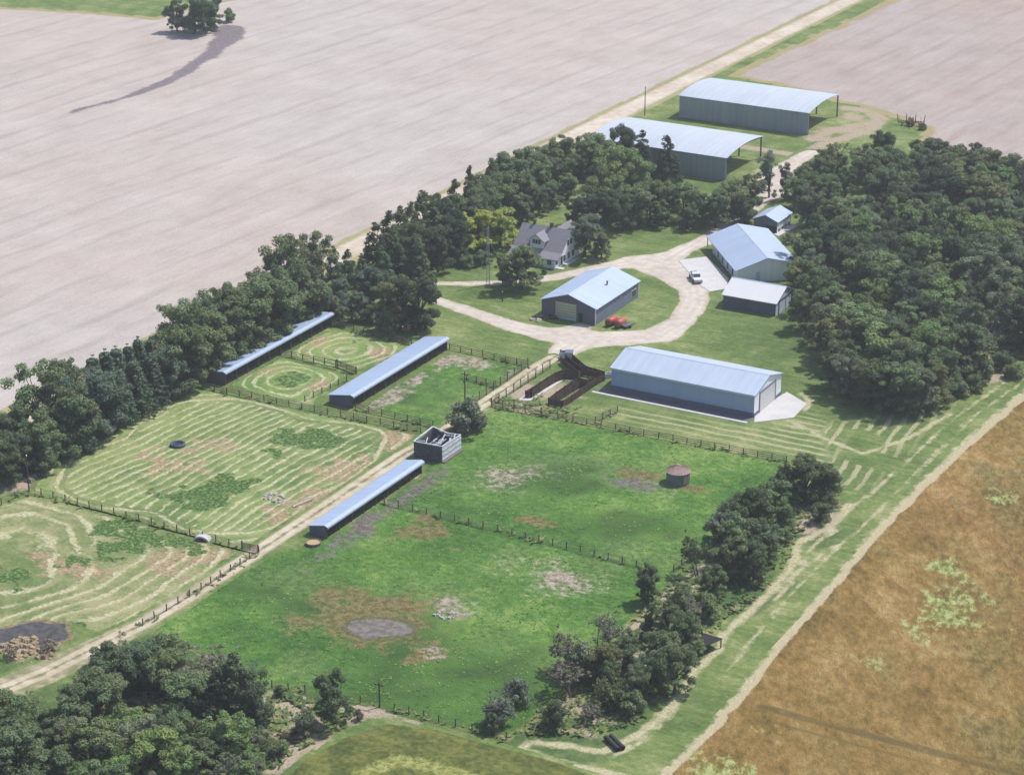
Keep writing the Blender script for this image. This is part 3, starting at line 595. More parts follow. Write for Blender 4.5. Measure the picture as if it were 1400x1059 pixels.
# ---------------------------------------------------------------- buildings
def gable(name, label, loc, rz, L, Wd, eave, ridge, axis, wallm_long, roofm, over=.35, th=.14, left_eave=None, right_eave=None, gablem=None):
    """closed gabled shed centred on loc, ridge along local axis; returns root"""
    t = thing(name, label, 'barn', loc, rz)
    le = left_eave or eave; re = right_eave or eave; h = Wd / 2
    prof = [(-h, 0), (h, 0), (h, re - .05), (0, ridge - .05), (-h, le - .05)]
    w = MB()
    if axis == 'x': w.prism(prof, -L / 2, L / 2, 'x')
    else: w.prism(prof, -L / 2, L / 2, 'y')
    o = w.build('wall', wallm_long, t)
    if gablem:
        o.data.materials.append(M[gablem])
        for p in o.data.polygons:
            if abs(p.normal.z) < .1 and abs(p.normal.x if axis == 'x' else p.normal.y) > .9: p.material_index = 1
    sl = (ridge - le) / h; sr = (ridge - re) / h
    rp = [(-h - over, le - sl * over + th), (0, ridge + th), (h + over, re - sr * over + th)]
    MB().slab(rp, th, -L / 2 - over, L / 2 + over, axis).build('roof', roofm, t)
    cap = MB().slab([(-.25, ridge + th + .01 - sl * .25 + .02), (0, ridge + th + .05), (.25, ridge + th + .03 - sr * .25)], .02, -L / 2 - over, L / 2 + over, axis)
    cap.build('ridge_cap', 'fascia', t); return t
def panel(parent, name, mat, face, u0, u1, z0, z1, off, d=.06):
    """flat panel on a wall: face 'x+','y-' etc; off = wall plane position"""
    b = MB(); s_ = 1 if face[1] == '+' else -1; lo, hi = sorted((off - s_ * .02, off + s_ * d))
    if face[0] == 'x': b.box(lo, hi, u0, u1, z0, z1)
    else: b.box(u0, u1, lo, hi, z0, z1)
    return b.build(name, mat, parent)
def window(parent, face, u0, u1, z0, z1, off, mull=1, fr='white'):
    f = panel(parent, 'window', fr, face, u0 - .1, u1 + .1, z0 - .1, z1 + .1, off, .05)
    n = mull
    b = MB(); s_ = 1 if face[1] == '+' else -1
    for i in range(n):
        a = u0 + (u1 - u0) * i / n + .03; c = u0 + (u1 - u0) * (i + 1) / n - .03; lo, hi = sorted((off, off + s_ * .08))
        if face[0] == 'x': b.box(lo, hi, a, c, z0, z1)
        else: b.box(a, c, lo, hi, z0, z1)
    b.build('pane', 'glass', f); return f

# white machine shed with the concrete apron (ridge along X)
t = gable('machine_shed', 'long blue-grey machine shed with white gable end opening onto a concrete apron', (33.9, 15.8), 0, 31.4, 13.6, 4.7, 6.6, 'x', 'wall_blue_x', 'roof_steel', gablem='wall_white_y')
panel(t, 'door', 'white', 'x+', -4.0, 3.6, .12, 4.2, 15.7, .08); dfr = MB()
for a, b, c, d in ((-4.3, -4.0, 0, 4.5), (3.6, 3.9, 0, 4.5)): dfr.box(15.68, 15.84, a, b, c, d)
dfr.box(15.68, 15.84, -4.0, 3.6, 4.2, 4.5); dfr.build('door_frame', 'wall_slate_y', t)
sk = MB().box(-15.8, 15.8, -6.86, -6.78, .05, .9); sk.box(15.7, 15.76, -6.8, -4.35, .05, .75); sk.box(15.7, 15.76, 3.95, 6.8, .05, .75); sk.build('wainscot', 'wall_slate_x', t)
[MB().box(x - .1, x + .1, -6.9, -6.79, .9, 4.6).build('corner_trim', 'fascia', t) for x in (-15.65, 15.65)]
MB().box(-15.9, 15.9, -7.2, -7.12, 4.42, 4.64).build('gutter', 'white', t)

# slate gable barn with the beige sliding door (ridge along Y)
t = gable('gable_barn', 'slate gable barn with pale blue roof and beige sliding door beside the gravel drive', (-8.4, 51.6), 0, 21.2, 13.4, 3.8, 6.0, 'y', 'wall_slate_y', 'roof_steel_y', gablem='wall_charcoal')  # gables darker than the sides: front's shade put into the siding
d = panel(t, 'door', 'doorbeige', 'y-', -3.2, 1.9, .1, 3.9, -10.6, .1); q = MB()
for i in range(1, 6): q.box(-3.2, 1.9, -10.73, -10.69, .1 + i * .63 - .03, .1 + i * .63 + .03)
q.build('rail', 'board', d); MB().box(-3.2, 1.9, -10.74, -10.7, .1, .6).build('kick_plate', 'fascia', d)
panel(t, 'walk_door', 'dark', 'y-', 2.5, 3.5, .05, 2.2, -10.6, .06)
MB().box(6.52, 6.74, -10.72, -10.58, 0, 3.7).build('corner_trim', 'white', t); MB().box(6.68, 6.78, 10.4, 10.7, 0, 3.7).build('corner_trim', 'white', t)
window(t, 'x+', 7.0, 9.4, 1.0, 2.4, 6.7, 3)
MB().lathe([(.0, 5.2), (.18, 5.2), (.18, 5.9), (.3, 5.95), (0, 6.1)], 12, (3.3, 1.5)).build('roof_vent', 'rustdark', t)

# workshop with deep eave (rotated), near gable pale
ax = np.array([-.631, .776]); nl = np.array([-.776, -.631])
ctr = (np.array(g2(1006, 370.7, 3.0)) + np.array(g2(966, 322.6, 3.0))) / 2 - nl * 7.5
t = gable('workshop', 'large pale-roofed workshop with bays under its eave behind the parked truck', tuple(ctr), math.atan2(ax[1], ax[0]) - PI / 2, 25.6, 10.8, 3.6, 5.6, 'y', 'wall_pale', 'roof_steel_y', gablem='wall_pale', over=.01)
for o in list(t.children):
    if o.name.startswith('roof') or o.name.startswith('ridge'): bpy.data.objects.remove(o)
MB().slab([(-7.6, 3.0), (0, 5.72), (7.6, 4.05)], .14, -13.2, 13.2, 'y').build('roof', 'roof_steel_y', t)
MB().slab([(-.25, 5.66), (0, 5.76), (.25, 5.71)], .02, -13.2, 13.2, 'y').build('ridge_cap', 'fascia', t)
for o in t.children:
    if o.name.startswith('wall'):
        for v in o.data.vertices:
            if v.co.x > 1 and v.co.z > 1: v.co.x = 7.2; v.co.z = 3.95
            elif v.co.x > 1: v.co.x = 7.2
            if v.co.x < -1: v.co.x = -6.9; v.co.z = 3.05 if v.co.z > 1 else 0
            if v.co.y > 1: v.co.y = 9.6
for i in range(5):
    y = -10.6 + i * 4.3; panel(t, 'bay_door', 'white' if i % 2 == 0 else 'fascia', 'x-', y - 1.5, y + 1.5, .1, 2.6, -6.9, .06)
    if i: panel(t, 'bay_window', 'glass', 'x-', y - 2.6, y - 1.8, .5, 2.4, -6.9, .07)
for x, y, z in ((-7.3, 12.9, 2.95), (0, 12.9, 5.5), (7.0, 12.9, 4.05)): MB().box(x - .09, x + .09, y - .09, y + .09, 0, z).build('porch_post', 'white', t)
panel(t, 'walk_door', 'fascia', 'y-', -2.6, -1.6, .1, 2.3, -12.8, .06)

# small white-roofed barn in front of it (ridge along X)
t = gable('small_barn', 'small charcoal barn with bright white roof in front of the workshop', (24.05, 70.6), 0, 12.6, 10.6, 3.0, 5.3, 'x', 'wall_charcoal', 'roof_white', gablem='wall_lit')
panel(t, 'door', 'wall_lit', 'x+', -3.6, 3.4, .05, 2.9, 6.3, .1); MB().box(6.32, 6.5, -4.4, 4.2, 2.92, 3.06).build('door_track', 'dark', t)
[MB().box(6.38, 6.46, y - .05, y + .05, .05, 2.9).build('door_batten', 'dark', t) for y in (-3.6, 0, 3.4)]

# small garage at the top of the yard (ridge along Y)
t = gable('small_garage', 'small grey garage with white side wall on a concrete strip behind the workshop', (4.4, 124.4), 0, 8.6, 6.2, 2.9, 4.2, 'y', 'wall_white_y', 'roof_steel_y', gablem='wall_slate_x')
panel(t, 'garage_door', 'dark', 'y-', .2, 2.9, .05, 1.7, -4.3, .05); [MB().box(3.08, 3.16, y, y + 1.3, .3, .9).build('window', 'glass', t) for y in (-3.6, -1.6, .6, 2.4)]
panel(t, 'side_door', 'fascia', 'x+', -.4, .4, .9, 2.2, 3.1, .05)

# two open-ended pole sheds to the north (arched roof, open to the east)
def pole_shed(label, x0, x1, y0, y1, h):
    t = thing('pole_shed', label, 'shed', ((x0 + x1) / 2, (y0 + y1) / 2), 0, 'open ended pole sheds by the road'); L = x1 - x0; Wd = y1 - y0; a = Wd / 2
    prof = [(u, h + 1.05 * (1 - (u / a) ** 2)) for u in np.linspace(-a - .25, a + .25, 13)]
    MB().slab(prof, .16, -L / 2 - .3, L / 2 + .3, 'x').build('roof', 'roof_pale', t, False)
    MB().box(-L / 2, L / 2, -a, -a + .2, 0, h - .06).build('wall', 'wall_grey_x', t)
    e = [(u, z - .2) for u, z in prof[1:-1]]; e[0] = (-a + .22, e[0][1]); e[-1] = (a, e[-1][1])
    MB().prism([(-a + .22, 0), (a, 0)] + e[::-1], -L / 2 + .02, -L / 2 + .2, 'x').build('end_wall', 'wall_grey_x', t)
    MB().box(-L / 2 + .22, L / 2 - 13, a - .2, a, 0, h - .1).build('back_wall', 'wall_grey_x', t)
    for x, y in [(L / 2 - .2, a - .2), (L / 2 - 6.5, a - .2), (L / 2 - .2, -a + .5)]: MB().box(x - .16, x + .16, y - .16, y + .16, 0, h + .02).build('post', 'pole', t)
    for x in np.arange(-L / 2 + 2, L / 2, 4.2):
        b = MB()
        for i in range(0, 12, 2): b.bar((x, prof[i][0] * .985, prof[i][1] - .35), (x, prof[i + 2][0] * .985, prof[i + 2][1] - .35), .14, .3)
        b.build('rafter', 'dark', t)
    panel(t, 'hanging_tarp', 'fascia', 'y-', L / 2 - 9, L / 2 - 6.8, 2.6, 5.6, a - .25, .05); return t
pole_shed('farther open-ended grey pole shed with pale roof at the field edge', -59.0, -19.6, 205.9, 228.4, 6.45)
pole_shed('nearer open-ended grey pole shed half hidden behind the yard trees', -61.5, -21.6, 154.6, 178.2, 6.3)

# three long open-fronted livestock sheds
def long_shed(label, x0, x1, y0, y1, hb, hf):
    t = thing('livestock_shed', label, 'shed', ((x0 + x1) / 2, (y0 + y1) / 2), 0, 'long open fronted livestock sheds'); a = (x1 - x0) / 2; L = (y1 - y0) / 2
    MB().slab([(-a - .25, hb), (a - .2, hf + .1), (a + .45, hf - .16)], .10, -L - .25, L + .25, 'y').build('roof', 'roof_shed', t)
    pk = [(-a, 0), (a - .12, 0), (a - .12, hf - .05), (-a, hb - .1)]
    for y in (-L, L - .12): MB().prism(pk, y, y + .12, 'y').build('end_wall', 'wall_charcoal', t)
    MB().box(-a, -a + .12, -L + .13, L - .13, 0, hb - .1).build('back_wall', 'wall_charcoal', t)
    MB().box(a + .44, a + .50, -L - .2, L + .2, hf - .5, hf - .20).build('fascia', 'fascia', t)
    n = int(2 * L / 4.0)
    for i in range(n + 1):
        y = -L + .2 + i * (2 * L - .4) / n; MB().box(a - .09, a + .09, y - .09, y + .09, 0, hf - .12).build('post', 'post', t)
    b = MB(); b.box(-a + .5, -a + 1.3, -L + .5, L - .5, .3, .5); b.build('feed_bunk', 'dark', t)
    MB().box(a - .15, a - .11, -L + .3, L - .3, .0, .75).build('kick_board', 'dark', t)
long_shed('front long livestock shed beside the dirt lane with a wooden tub at its end', 2.7, 6.2, -79.0, -46.2, 1.85, 2.55)
long_shed('middle long livestock shed with blue roof between the two mown paddocks and green yard', -27.8, -22.4, -25.4, 12.2, 2.0, 2.85)
long_shed('back long livestock shed partly covered by the windbreak trees', -56.3, -51.9, -27.4, 13.0, 2.4, 3.0)

# roofless old wooden crib
t = thing('ruined_crib', 'roofless weathered wooden crib with collapsed rafters beside the dirt lane', 'ruin', (4.0, -36.7)); w, l = 3.05, 3.6
def plankwall(b, p, q, h0, h1, th=.14, sag=.25):
    n = 14; p = np.array(p); q = np.array(q); u = (q - p) / np.linalg.norm(q - p); nn = np.array([-u[1], u[0]]) * th / 2
    for i in range(n):
        a = p + (q - p) * i / n; c = p + (q - p) * (i + .96) / n; s_ = (i + .5) / n; h = h0 + (h1 - h0) * s_ - sag * math.sin(PI * s_) + random.uniform(-.07, .07)
        vs = [(*(a + nn), 0), (*(c + nn), 0), (*(c - nn), 0), (*(a - nn), 0)]; b.add(vs + [(x, y, h) for x, y, _ in vs], [(3, 2, 1, 0), (4, 5, 6, 7), (0, 1, 5, 4), (1, 2, 6, 5), (2, 3, 7, 6), (3, 0, 4, 7)])
    for z in (.6, 1.5, 2.5): b.bar((*(p - nn * 1.8), z), (*(q - nn * 1.8), z), .05, .12)
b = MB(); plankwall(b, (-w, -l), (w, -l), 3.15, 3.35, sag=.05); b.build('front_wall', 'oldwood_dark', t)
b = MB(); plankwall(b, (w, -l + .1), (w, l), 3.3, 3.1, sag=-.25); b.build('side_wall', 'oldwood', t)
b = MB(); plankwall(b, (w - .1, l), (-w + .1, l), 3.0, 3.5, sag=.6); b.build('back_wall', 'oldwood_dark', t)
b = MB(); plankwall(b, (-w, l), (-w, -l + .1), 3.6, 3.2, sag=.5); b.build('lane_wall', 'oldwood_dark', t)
b = MB().box(-w + .1, w - .1, -l + .1, l - .1, .02, .06); b.build('floor', 'dark', t)
for i in range(26):
    y = random.uniform(-l + .6, l - .6); x = random.uniform(-w + .4, w - .4); an = random.uniform(-.5, .5) + (PI / 2 if i % 3 else 0); L = random.uniform(1.3, 3.0); z = random.uniform(1.5, 3.5)
    MB().bar((x - math.cos(an) * L / 2, y - math.sin(an) * L / 2, z - random.uniform(.1, 1.0)), (x + math.cos(an) * L / 2, y + math.sin(an) * L / 2, z + .1), .16, .14).build('fallen_rafter', 'oldwood', t)
for a, c in (((-w, -l, 3.25), (-w, l, 3.65)), ((w, -l, 3.36), (w, l, 3.14)), ((-w, -l, 3.22), (w, -l, 3.42)), ((-w, l, 3.55), (.3, l - .1, 2.9)), ((.3, l - .1, 2.9), (w, l, 3.1))): MB().bar(a, c, .2, .16).build('top_plate', 'oldwood', t)
MB().box(w + .1, w + .6, -l, l, .02, .25).build('sill_beam', 'board', t)

# farmhouse: storey and a half, ridge along X, front dormer, rear cross gable, porch roof continuing the front slope
t = thing('farmhouse', 'white storey-and-a-half farmhouse with grey shingle roof and front dormer', 'house', (-33.0, 77.0))
hw, hl = 6.0, 4.6; E0, RG = 3.3, 7.6
MB().prism([(-hl, 0), (hl, 0), (hl, E0), (0, RG - .1), (-hl, E0)], -hw, hw, 'x').build('wall', 'siding', t)
rf = MB().slab([(-hl - 2.6, E0 - 1.0), (-hl - .2, E0 + .05), (0, RG + .12), (hl + .5, E0 - .15)], .18, -hw - .5, hw + .5, 'x').build('roof', 'shingle', t)
MB().prism([(-2.6, 0), (2.6, 0), (2.6, 4.0), (0, RG - .3), (-2.6, 4.0)], .5, hl + 2.2, 'y').build('rear_wing', 'siding', t).location.x = 2.6
MB().slab([(-3.2, 3.7), (0, RG + .2), (3.2, 3.7)], .16, .2, hl + 2.7, 'y').build('cross_roof', 'shingle', t).location.x = 2.6
pw = MB(); pw.box(-hw + .3, hw - .3, -hl - 2.2, -hl - .02, 0, 2.4); pw.build('porch_wall', 'siding', t)
for x in (-4.2, -2.6, 2.6, 4.3): window(t, 'y-', x - .55, x + .55, .9, 2.1, -hl - 2.2, 1)
dm = MB().prism([(-1.7, 3.6), (1.7, 3.6), (1.7, 5.7), (0, 6.9), (-1.7, 5.7)], -hl + .1, -.6, 'y').build('dormer', 'siding', t); dm.location.x = -.3
o = MB().slab([(-2.3, 5.4), (0, 7.1), (2.3, 5.4)], .14, -hl - .4, -.4, 'y').build('dormer_roof', 'shingle', dm)
f = MB().box(-1.15, 1.15, -hl + .04, -hl + .11, 4.55, 5.75).build('window', 'white', dm); q = MB(); [q.box(x - .3, x + .3, -hl, -hl + .06, 4.65, 5.65) for x in (-.75, 0, .75)]; q.build('pane', 'glass', f)
for y, z0, z1 in ((-2.6, .9, 2.3), (-.4, .9, 2.3), (1.8, .9, 2.3), (-.7, 4.2, 5.5), (.7, 4.2, 5.5)): window(t, 'x+', y - .5, y + .5, z0, z1, hw, 1)
window(t, 'x+', -hl - 1.8, -hl - .7, .9, 2.1, hw - .3, 1)
for x, y, s_ in ((-3.4, .3, .55), (1.2, .2, .7)): MB().box(x - s_ / 2, x + s_ / 2, y - s_ / 2, y + s_ / 2, RG - .8, RG + 1.0).box(x - s_ / 2 - .06, x + s_ / 2 + .06, y - s_ / 2 - .06, y + s_ / 2 + .06, RG + 1.0, RG + 1.12).build('chimney', 'brick', t)
st = MB(); [st.box(hw - .2, hw + 1.6 - i * .4, -hl - 2.0, -hl - .7, 0, .2 + i * .2) for i in range(1)]; st.box(hw + .05, hw + 1.1, -3.4, 3.6, 0, .35); st.build('step', 'concrete', t)
MB().box(hw - .02, hw + .06, -hl + .2, -hl + 1.1, .35, 2.4).build('door', 'dark', t)

# round grain bin
bx, by = G(924.5, 663.5)[:2] + np.array([-.4, 1.6])
t = thing('grain_bin', 'small round grain bin with rusty conical roof standing in the green pasture', 'bin', (bx, by))
pr = []
for i in range(12): z = i * .2; pr += [(2.2, z), (2.23, z + .1)]
MB().lathe([(0, 0), (2.2, 0)] + pr + [(2.2, 2.4)], 32).build('wall', 'binwall', t, True)
b = MB(); n = 24
for k in range(n):
    a0, a1 = 2 * PI * k / n, 2 * PI * (k + .94) / n; r0, r1 = .32, 2.42
    b.add([(r0 * math.cos(a0), r0 * math.sin(a0), 3.5), (r1 * math.cos(a0), r1 * math.sin(a0), 2.36), (r1 * math.cos(a1), r1 * math.sin(a1), 2.36), (r0 * math.cos(a1), r0 * math.sin(a1), 3.5)], [(0, 1, 2, 3)])
    b.bar((r0 * math.cos(a0), r0 * math.sin(a0), 3.53), (r1 * math.cos(a0), r1 * math.sin(a0), 2.40), .06, .07)
b.lathe([(2.38, 2.32), (.3, 3.45), (.3, 3.6), (0, 3.65)], 24); b.build('roof', 'rust', t)
MB().box(2.1, 2.3, -.45, .45, .3, 1.9).build('door', 'chrome', t).rotation_euler.z = -.5

# ---------------------------------------------------------------- corral of brown planks
t = thing('cattle_corral', 'dark brown plank cattle corral with curved alley beside the machine shed', 'corral', (*g2(765, 535), 0))
ox, oy = g2(765, 535)
def L2(px, py): x, y = g2(px, py); return (x - ox, y - oy)
def plank_fence(b, pts, h=1.5, n=5):
    for i in range(len(pts) - 1):
        p, q = np.array(pts[i]), np.array(pts[i + 1])
        for k in range(n):
            z = .22 + k * (h - .3) / (n - 1); b.bar((*p, z), (*q, z), .06, (h - .3) / n * 1.12)
    for p in pts: b.box(p[0] - .09, p[0] + .09, p[1] - .09, p[1] + .09, 0, h + .15)
z9 = lambda l: [L2(690 + x / 8.75, 460 + y / 8.75) for x, y in l]
for nm, l in (('outer_fence', [(250, 735), (330, 690), (420, 630), (510, 570), (600, 515), (680, 485), (770, 478), (880, 500), (930, 480)]),
              ('inner_fence', [(320, 735), (420, 670), (520, 600), (610, 550), (700, 518), (790, 515), (880, 530)]),
              ('pen_fence', [(525, 820), (620, 745), (720, 675), (800, 620), (885, 575), (890, 510)]),
              ('pen_fence', [(525, 820), (600, 838), (690, 855)]),
              ('pen_fence', [(690, 855), (800, 785), (900, 715), (1000, 645), (1100, 580), (1190, 530)]),
              ('pen_fence', [(620, 790), (720, 725), (820, 660), (900, 610), (980, 620)]),
              ('holding_fence', [(1190, 530), (1100, 505), (1000, 480), (930, 465)]),
              ('holding_fence', [(1190, 500), (1080, 465), (980, 440), (900, 420)]), ('holding_fence', [(890, 575), (980, 600), (1060, 560)]),
              ('chute_fence', [(930, 465), (850, 400), (770, 335), (700, 270), (672, 240)]), ('chute_fence', [(980, 440), (900, 375), (830, 310), (780, 265)]), ('chute_fence', [(880, 490), (780, 420), (700, 350), (672, 320)]),
              ('alley_gate', [(250, 735), (320, 735)])):
    b = MB(); plank_fence(b, z9(l)); b.build(nm, 'brownboard', t)
cc = z9([(165, 760), (240, 700), (430, 660), (590, 565), (690, 505), (860, 520), (870, 545), (700, 525), (620, 575), (460, 680), (300, 770)])
b = MB(); n = len(cc); b.add([(x, y, .0) for x, y in cc] + [(x, y, .09) for x, y in cc], [tuple(range(n, 2 * n))] + [(i, (i + 1) % n, (i + 1) % n + n, i + n) for i in range(n)]); b.build('alley_kerb', 'concrete', t)
t = thing('loading_chute', 'small white and blue livestock loading crate at the top of the corral chute', 'crate', (*g2(774, 491), 0), .4)
b = MB(); b.box(-1.4, 1.4, -.9, .9, .5, .6); [b.box(-1.4, 1.4, y - .04, y + .04, .6, 1.7) for y in (-.86, .86)]; b.build('pen', 'white', t)
MB().box(-.2, 1.5, -1.0, 1.0, 1.75, 1.83).build('roof', 'wall_slate_x', t); b = MB(); [b.box(x - .06, x + .06, y - .06, y + .06, 0, 1.75) for x in (-1.3, 1.3) for y in (-.8, .8)]; b.build('leg', 'post', t)
t = thing('water_trough', 'white rectangular livestock trough at the corral corner by the machine shed', 'trough', (*g2(828.5, 516), 0), 1.0)
MB().box(-1.3, 1.3, -.55, .55, .15, .3).box(-1.3, 1.3, -.55, -.45, .3, .95).box(-1.3, 1.3, .45, .55, .3, .95).box(-1.3, -1.2, -.45, .45, .3, .95).box(1.2, 1.3, -.45, .45, .3, .95).build('basin', 'white', t); MB().box(-1.0, 1.0, -.4, .4, 0, .15).build('foot', 'concrete', t)

# ---------------------------------------------------------------- vehicles, tanks, small farm things
p0 = np.array(g2(945.5, 375.5)); p1 = np.array(g2(956.5, 391)); cdir = p1 - p0
t = thing('pickup_truck', 'white extended-cab pickup truck parked at the edge of the concrete apron', 'pickup', (*((p0 + p1) / 2), .03), math.atan2(cdir[1], cdir[0]))
bo = MB().prism([(-2.8, .5), (2.75, .5), (2.85, .75), (2.8, 1.05), (1.2, 1.15), (-2.8, 1.12)], -.98, .98, 'y')
bo.v = [(x, y, z) for x, y, z in bo.v]; bo.build('body', 'truck', t, bevel=.06)
MB().prism([(-.85, 1.13), (1.25, 1.15), (.65, 1.78), (-.6, 1.8)], -.86, .86, 'y').build('cab', 'glass', t, bevel=.05)
cabr = MB().prism([(-.7, 1.76), (.72, 1.74), (.62, 1.86), (-.6, 1.88)], -.84, .84, 'y'); [cabr.bar((a, y, 1.13), (b_, y, 1.8), .09) for y in (-.86, .86) for a, b_ in ((-.85, -.62), (1.22, .66), (.1, .1))]; cabr.build('roof', 'truck', t)
MB().box(-2.65, -1.0, -.8, .8, 1.125, 1.135).build('bed', 'dark', t)
b = MB(); [b.box(-2.78, -.95, y - .08, y + .08, 1.13, 1.32) for y in (-.9, .9)]; b.box(-2.8, -2.68, -.82, .82, 1.13, 1.32); b.build('bed_rail', 'truck', t)
for x in (-1.75, 1.85):
    for y in (-.95, .95):
        wv = MB().lathe([(.2, -.14), (.38, -.14), (.42, -.08), (.42, .08), (.38, .14), (.2, .14)], 20).build('wheel', 'black', t); wv.rotation_euler.x = PI / 2; wv.location = (x, y, .42)
        MB().lathe([(0, -.12), (.21, -.12), (.21, .12), (0, .12)], 16).build('rim', 'chrome', wv)
for y in (-.72, .72): MB().box(2.76, 2.87, y - .2, y + .2, .78, .98).build('headlight', 'chrome', t); MB().box(-2.83, -2.79, y - .12, y + .12, .75, 1.08).build('tail_light', 'redpaint', t)
MB().box(2.74, 2.95, -.95, .95, .5, .68).build('front_bumper', 'chrome', t); MB().box(-2.95, -2.78, -.95, .95, .5, .66).build('rear_bumper', 'chrome', t)

for i, (px, py, lab) in enumerate(((836.5, 444, 'left red fuel tank on skids beside the slate gable barn'), (848.5, 446.5, 'right red fuel tank on skids beside the slate gable barn'))):
    t = thing('fuel_tank', lab, 'tank', (*g2(px, py), 0), PI / 2 + .05 * i - .1, 'red fuel tanks')
    tk = MB().lathe([(0, -1.6), (.5, -1.55), (.75, -1.4), (.75, 1.4), (.5, 1.55), (0, 1.6)], 20).build('shell', 'redpaint', t, True); tk.rotation_euler.y = PI / 2; tk.location.z = 1.15
    b = MB(); [b.box(x - .08, x + .08, -.7, .7, .1, .55) for x in (-1, 1)]; [b.box(-1.4, 1.4, y - .07, y + .07, 0, .12) for y in (-.55, .55)]; b.build('cradle', 'dark', t)
    MB().lathe([(.1, 1.85), (.1, 2.05), (0, 2.07)], 10).build('filler_cap', 'chrome', t)
    MB().box(-1.75, -1.6, -.65, .65, .45, 1.6).build('end_panel', 'rustdark', t)
t = thing('farm_trailer', 'small dark trailer with pale bed beside the right red tank', 'trailer', (*g2(858, 447.5), 0), 1.2)
MB().box(-1.2, 1.2, -.7, .7, .5, .62).box(-1.2, 1.2, -.7, -.64, .62, .9).box(-1.2, 1.2, .64, .7, .62, .9).build('bed', 'chrome', t)
for y in (-.8, .8):
    o = MB().lathe([(0, -.1), (.32, -.1), (.32, .1), (0, .1)], 14).build('wheel', 'black', t); o.rotation_euler.x = PI / 2; o.location = (0, y, .32)
MB().bar((1.2, 0, .5), (2.4, 0, .35), .1).build('drawbar', 'dark', t)
t = thing('scrap_pile', 'low heap of grey scrap metal and boards by the barn corner', 'scrap', (*g2(749, 434.5), 0))
for i in range(14): a = random.uniform(0, PI); x, y = random.uniform(-2, 2), random.uniform(-.9, .9); MB().bar((x - math.cos(a) * .7, y - math.sin(a) * .7, .1 + .04 * i), (x + math.cos(a) * .7, y + math.sin(a) * .7, .16 + .05 * i), .22, .1).build('scrap_board', ('chrome', 'board', 'rubbergrey', 'dark')[i % 4], t)
def rubble(label, px, py, n, r, mat='stone', z=.0, name='rubble_pile', s0=.18, s1=.5):
    t = thing(name, label, 'rubble', (*g2(px, py), z)); b = MB()
    for i in range(n):
        a = random.uniform(0, 2 * PI); q = r * math.sqrt(random.random()); s_ = random.uniform(s0, s1); x, y = q * math.cos(a) * 1.3, q * math.sin(a)
        vs = [(x + dx * s_ * random.uniform(.6, 1.1), y + dy * s_ * random.uniform(.6, 1.1), dz * s_ * random.uniform(.5, 1.0)) for dx, dy, dz in ((-1, -1, 0), (1, -1, 0), (1, 1, 0), (-1, 1, 0), (-.7, -.7, 1), (.7, -.7, 1), (.7, .7, 1), (-.7, .7, 1))]
        b.add(vs, [(3, 2, 1, 0), (4, 5, 6, 7), (0, 1, 5, 4), (1, 2, 6, 5), (2, 3, 7, 6), (3, 0, 4, 7)])
    struct(b.build('stones', mat, t), 'stuff'); return t
rubble('pale stone heap on the grass left of the slate barn', 732, 438.5, 14, .9)
rubble('broken pale concrete rubble lying in the west hay meadow', 378, 680.5, 40, 2.1, s0=.1, s1=.4)
rubble('white rubble patch near the dried pond in the pasture', 612, 842, 22, 1.9, s1=.4)
rubble('tan clay spoil bank along the dark pond at the left edge', 40, 888, 90, 4.2, 'clay', s0=.2, s1=.7)
rubble('pale brush and earth heap at the left end of the hay meadow', 25, 645, 50, 5.0, 'board', s0=.3, s1=.9)
rubble('tan earth clearing heap among the lower left trees', 193, 972, 34, 2.4, 'clay', s0=.2, s1=.6)
t = thing('tyre_tank', 'round black tyre water tank lying in the west hay meadow', 'tank', (*g2(243, 609), 0))
MB().lathe([(1.05, .02), (1.45, .02), (1.55, .25), (1.45, .55), (1.2, .6), (1.05, .5), (1.05, .02)], 28).build('rim', 'rubbergrey', t, True); MB().lathe([(0, .3), (1.08, .3)], 28).build('water', 'glass', t)
t = thing('round_tub', 'round wooden tub of tan feed at the end of the front livestock shed', 'tub', (*g2(428.5, 744), 0))
MB().lathe([(1.2, 0), (1.32, 0), (1.38, .55), (1.2, .55), (1.15, .1)], 28).build('rim', 'board', t); MB().lathe([(0, .46), (1.2, .43)], 28).build('feed', 'tan', t)
t = thing('stock_waterer', 'grey arched concrete stock waterer on bare earth by the meadow fence', 'waterer', (*g2(277, 738), 0), .2)
ar = [(1.5 * math.cos(a), 1.0 * math.sin(a)) for a in np.linspace(0, PI, 11)]
MB().prism(ar + [(1.15 * math.cos(a), .7 * math.sin(a)) for a in np.linspace(PI, 0, 11)], -.7, .7, 'y').build('arch', 'concrete', t); MB().box(-1.2, 1.2, -.6, .6, 0, .3).build('basin', 'rubbergrey', t)
t = thing('feed_bunk', 'narrow pale plank feed bunk lying beside the dirt lane', 'trough', (*g2(413.5, 688), 0), g2(422, 684)[1] and math.atan2(g2(422, 684)[1] - g2(405, 691)[1], g2(422, 684)[0] - g2(405, 691)[0]))
MB().box(-2.2, 2.2, -.35, .35, .1, .16).box(-2.2, 2.2, -.4, -.34, .1, .45).box(-2.2, 2.2, .34, .4, .1, .45).build('bed', 'lightplank', t); MB().box(-2.0, -1.8, -.3, .3, 0, .1).box(1.8, 2.0, -.3, .3, 0, .1).build('foot', 'rustdark', t)
t = thing('black_culvert_pipes', 'pair of black culvert pipes lying in the grass strip near the bottom edge', 'pipes', (*g2(840, 1018), 0), math.atan2(g2(851, 1029)[1] - g2(831, 1009)[1], g2(851, 1029)[0] - g2(831, 1009)[0]))
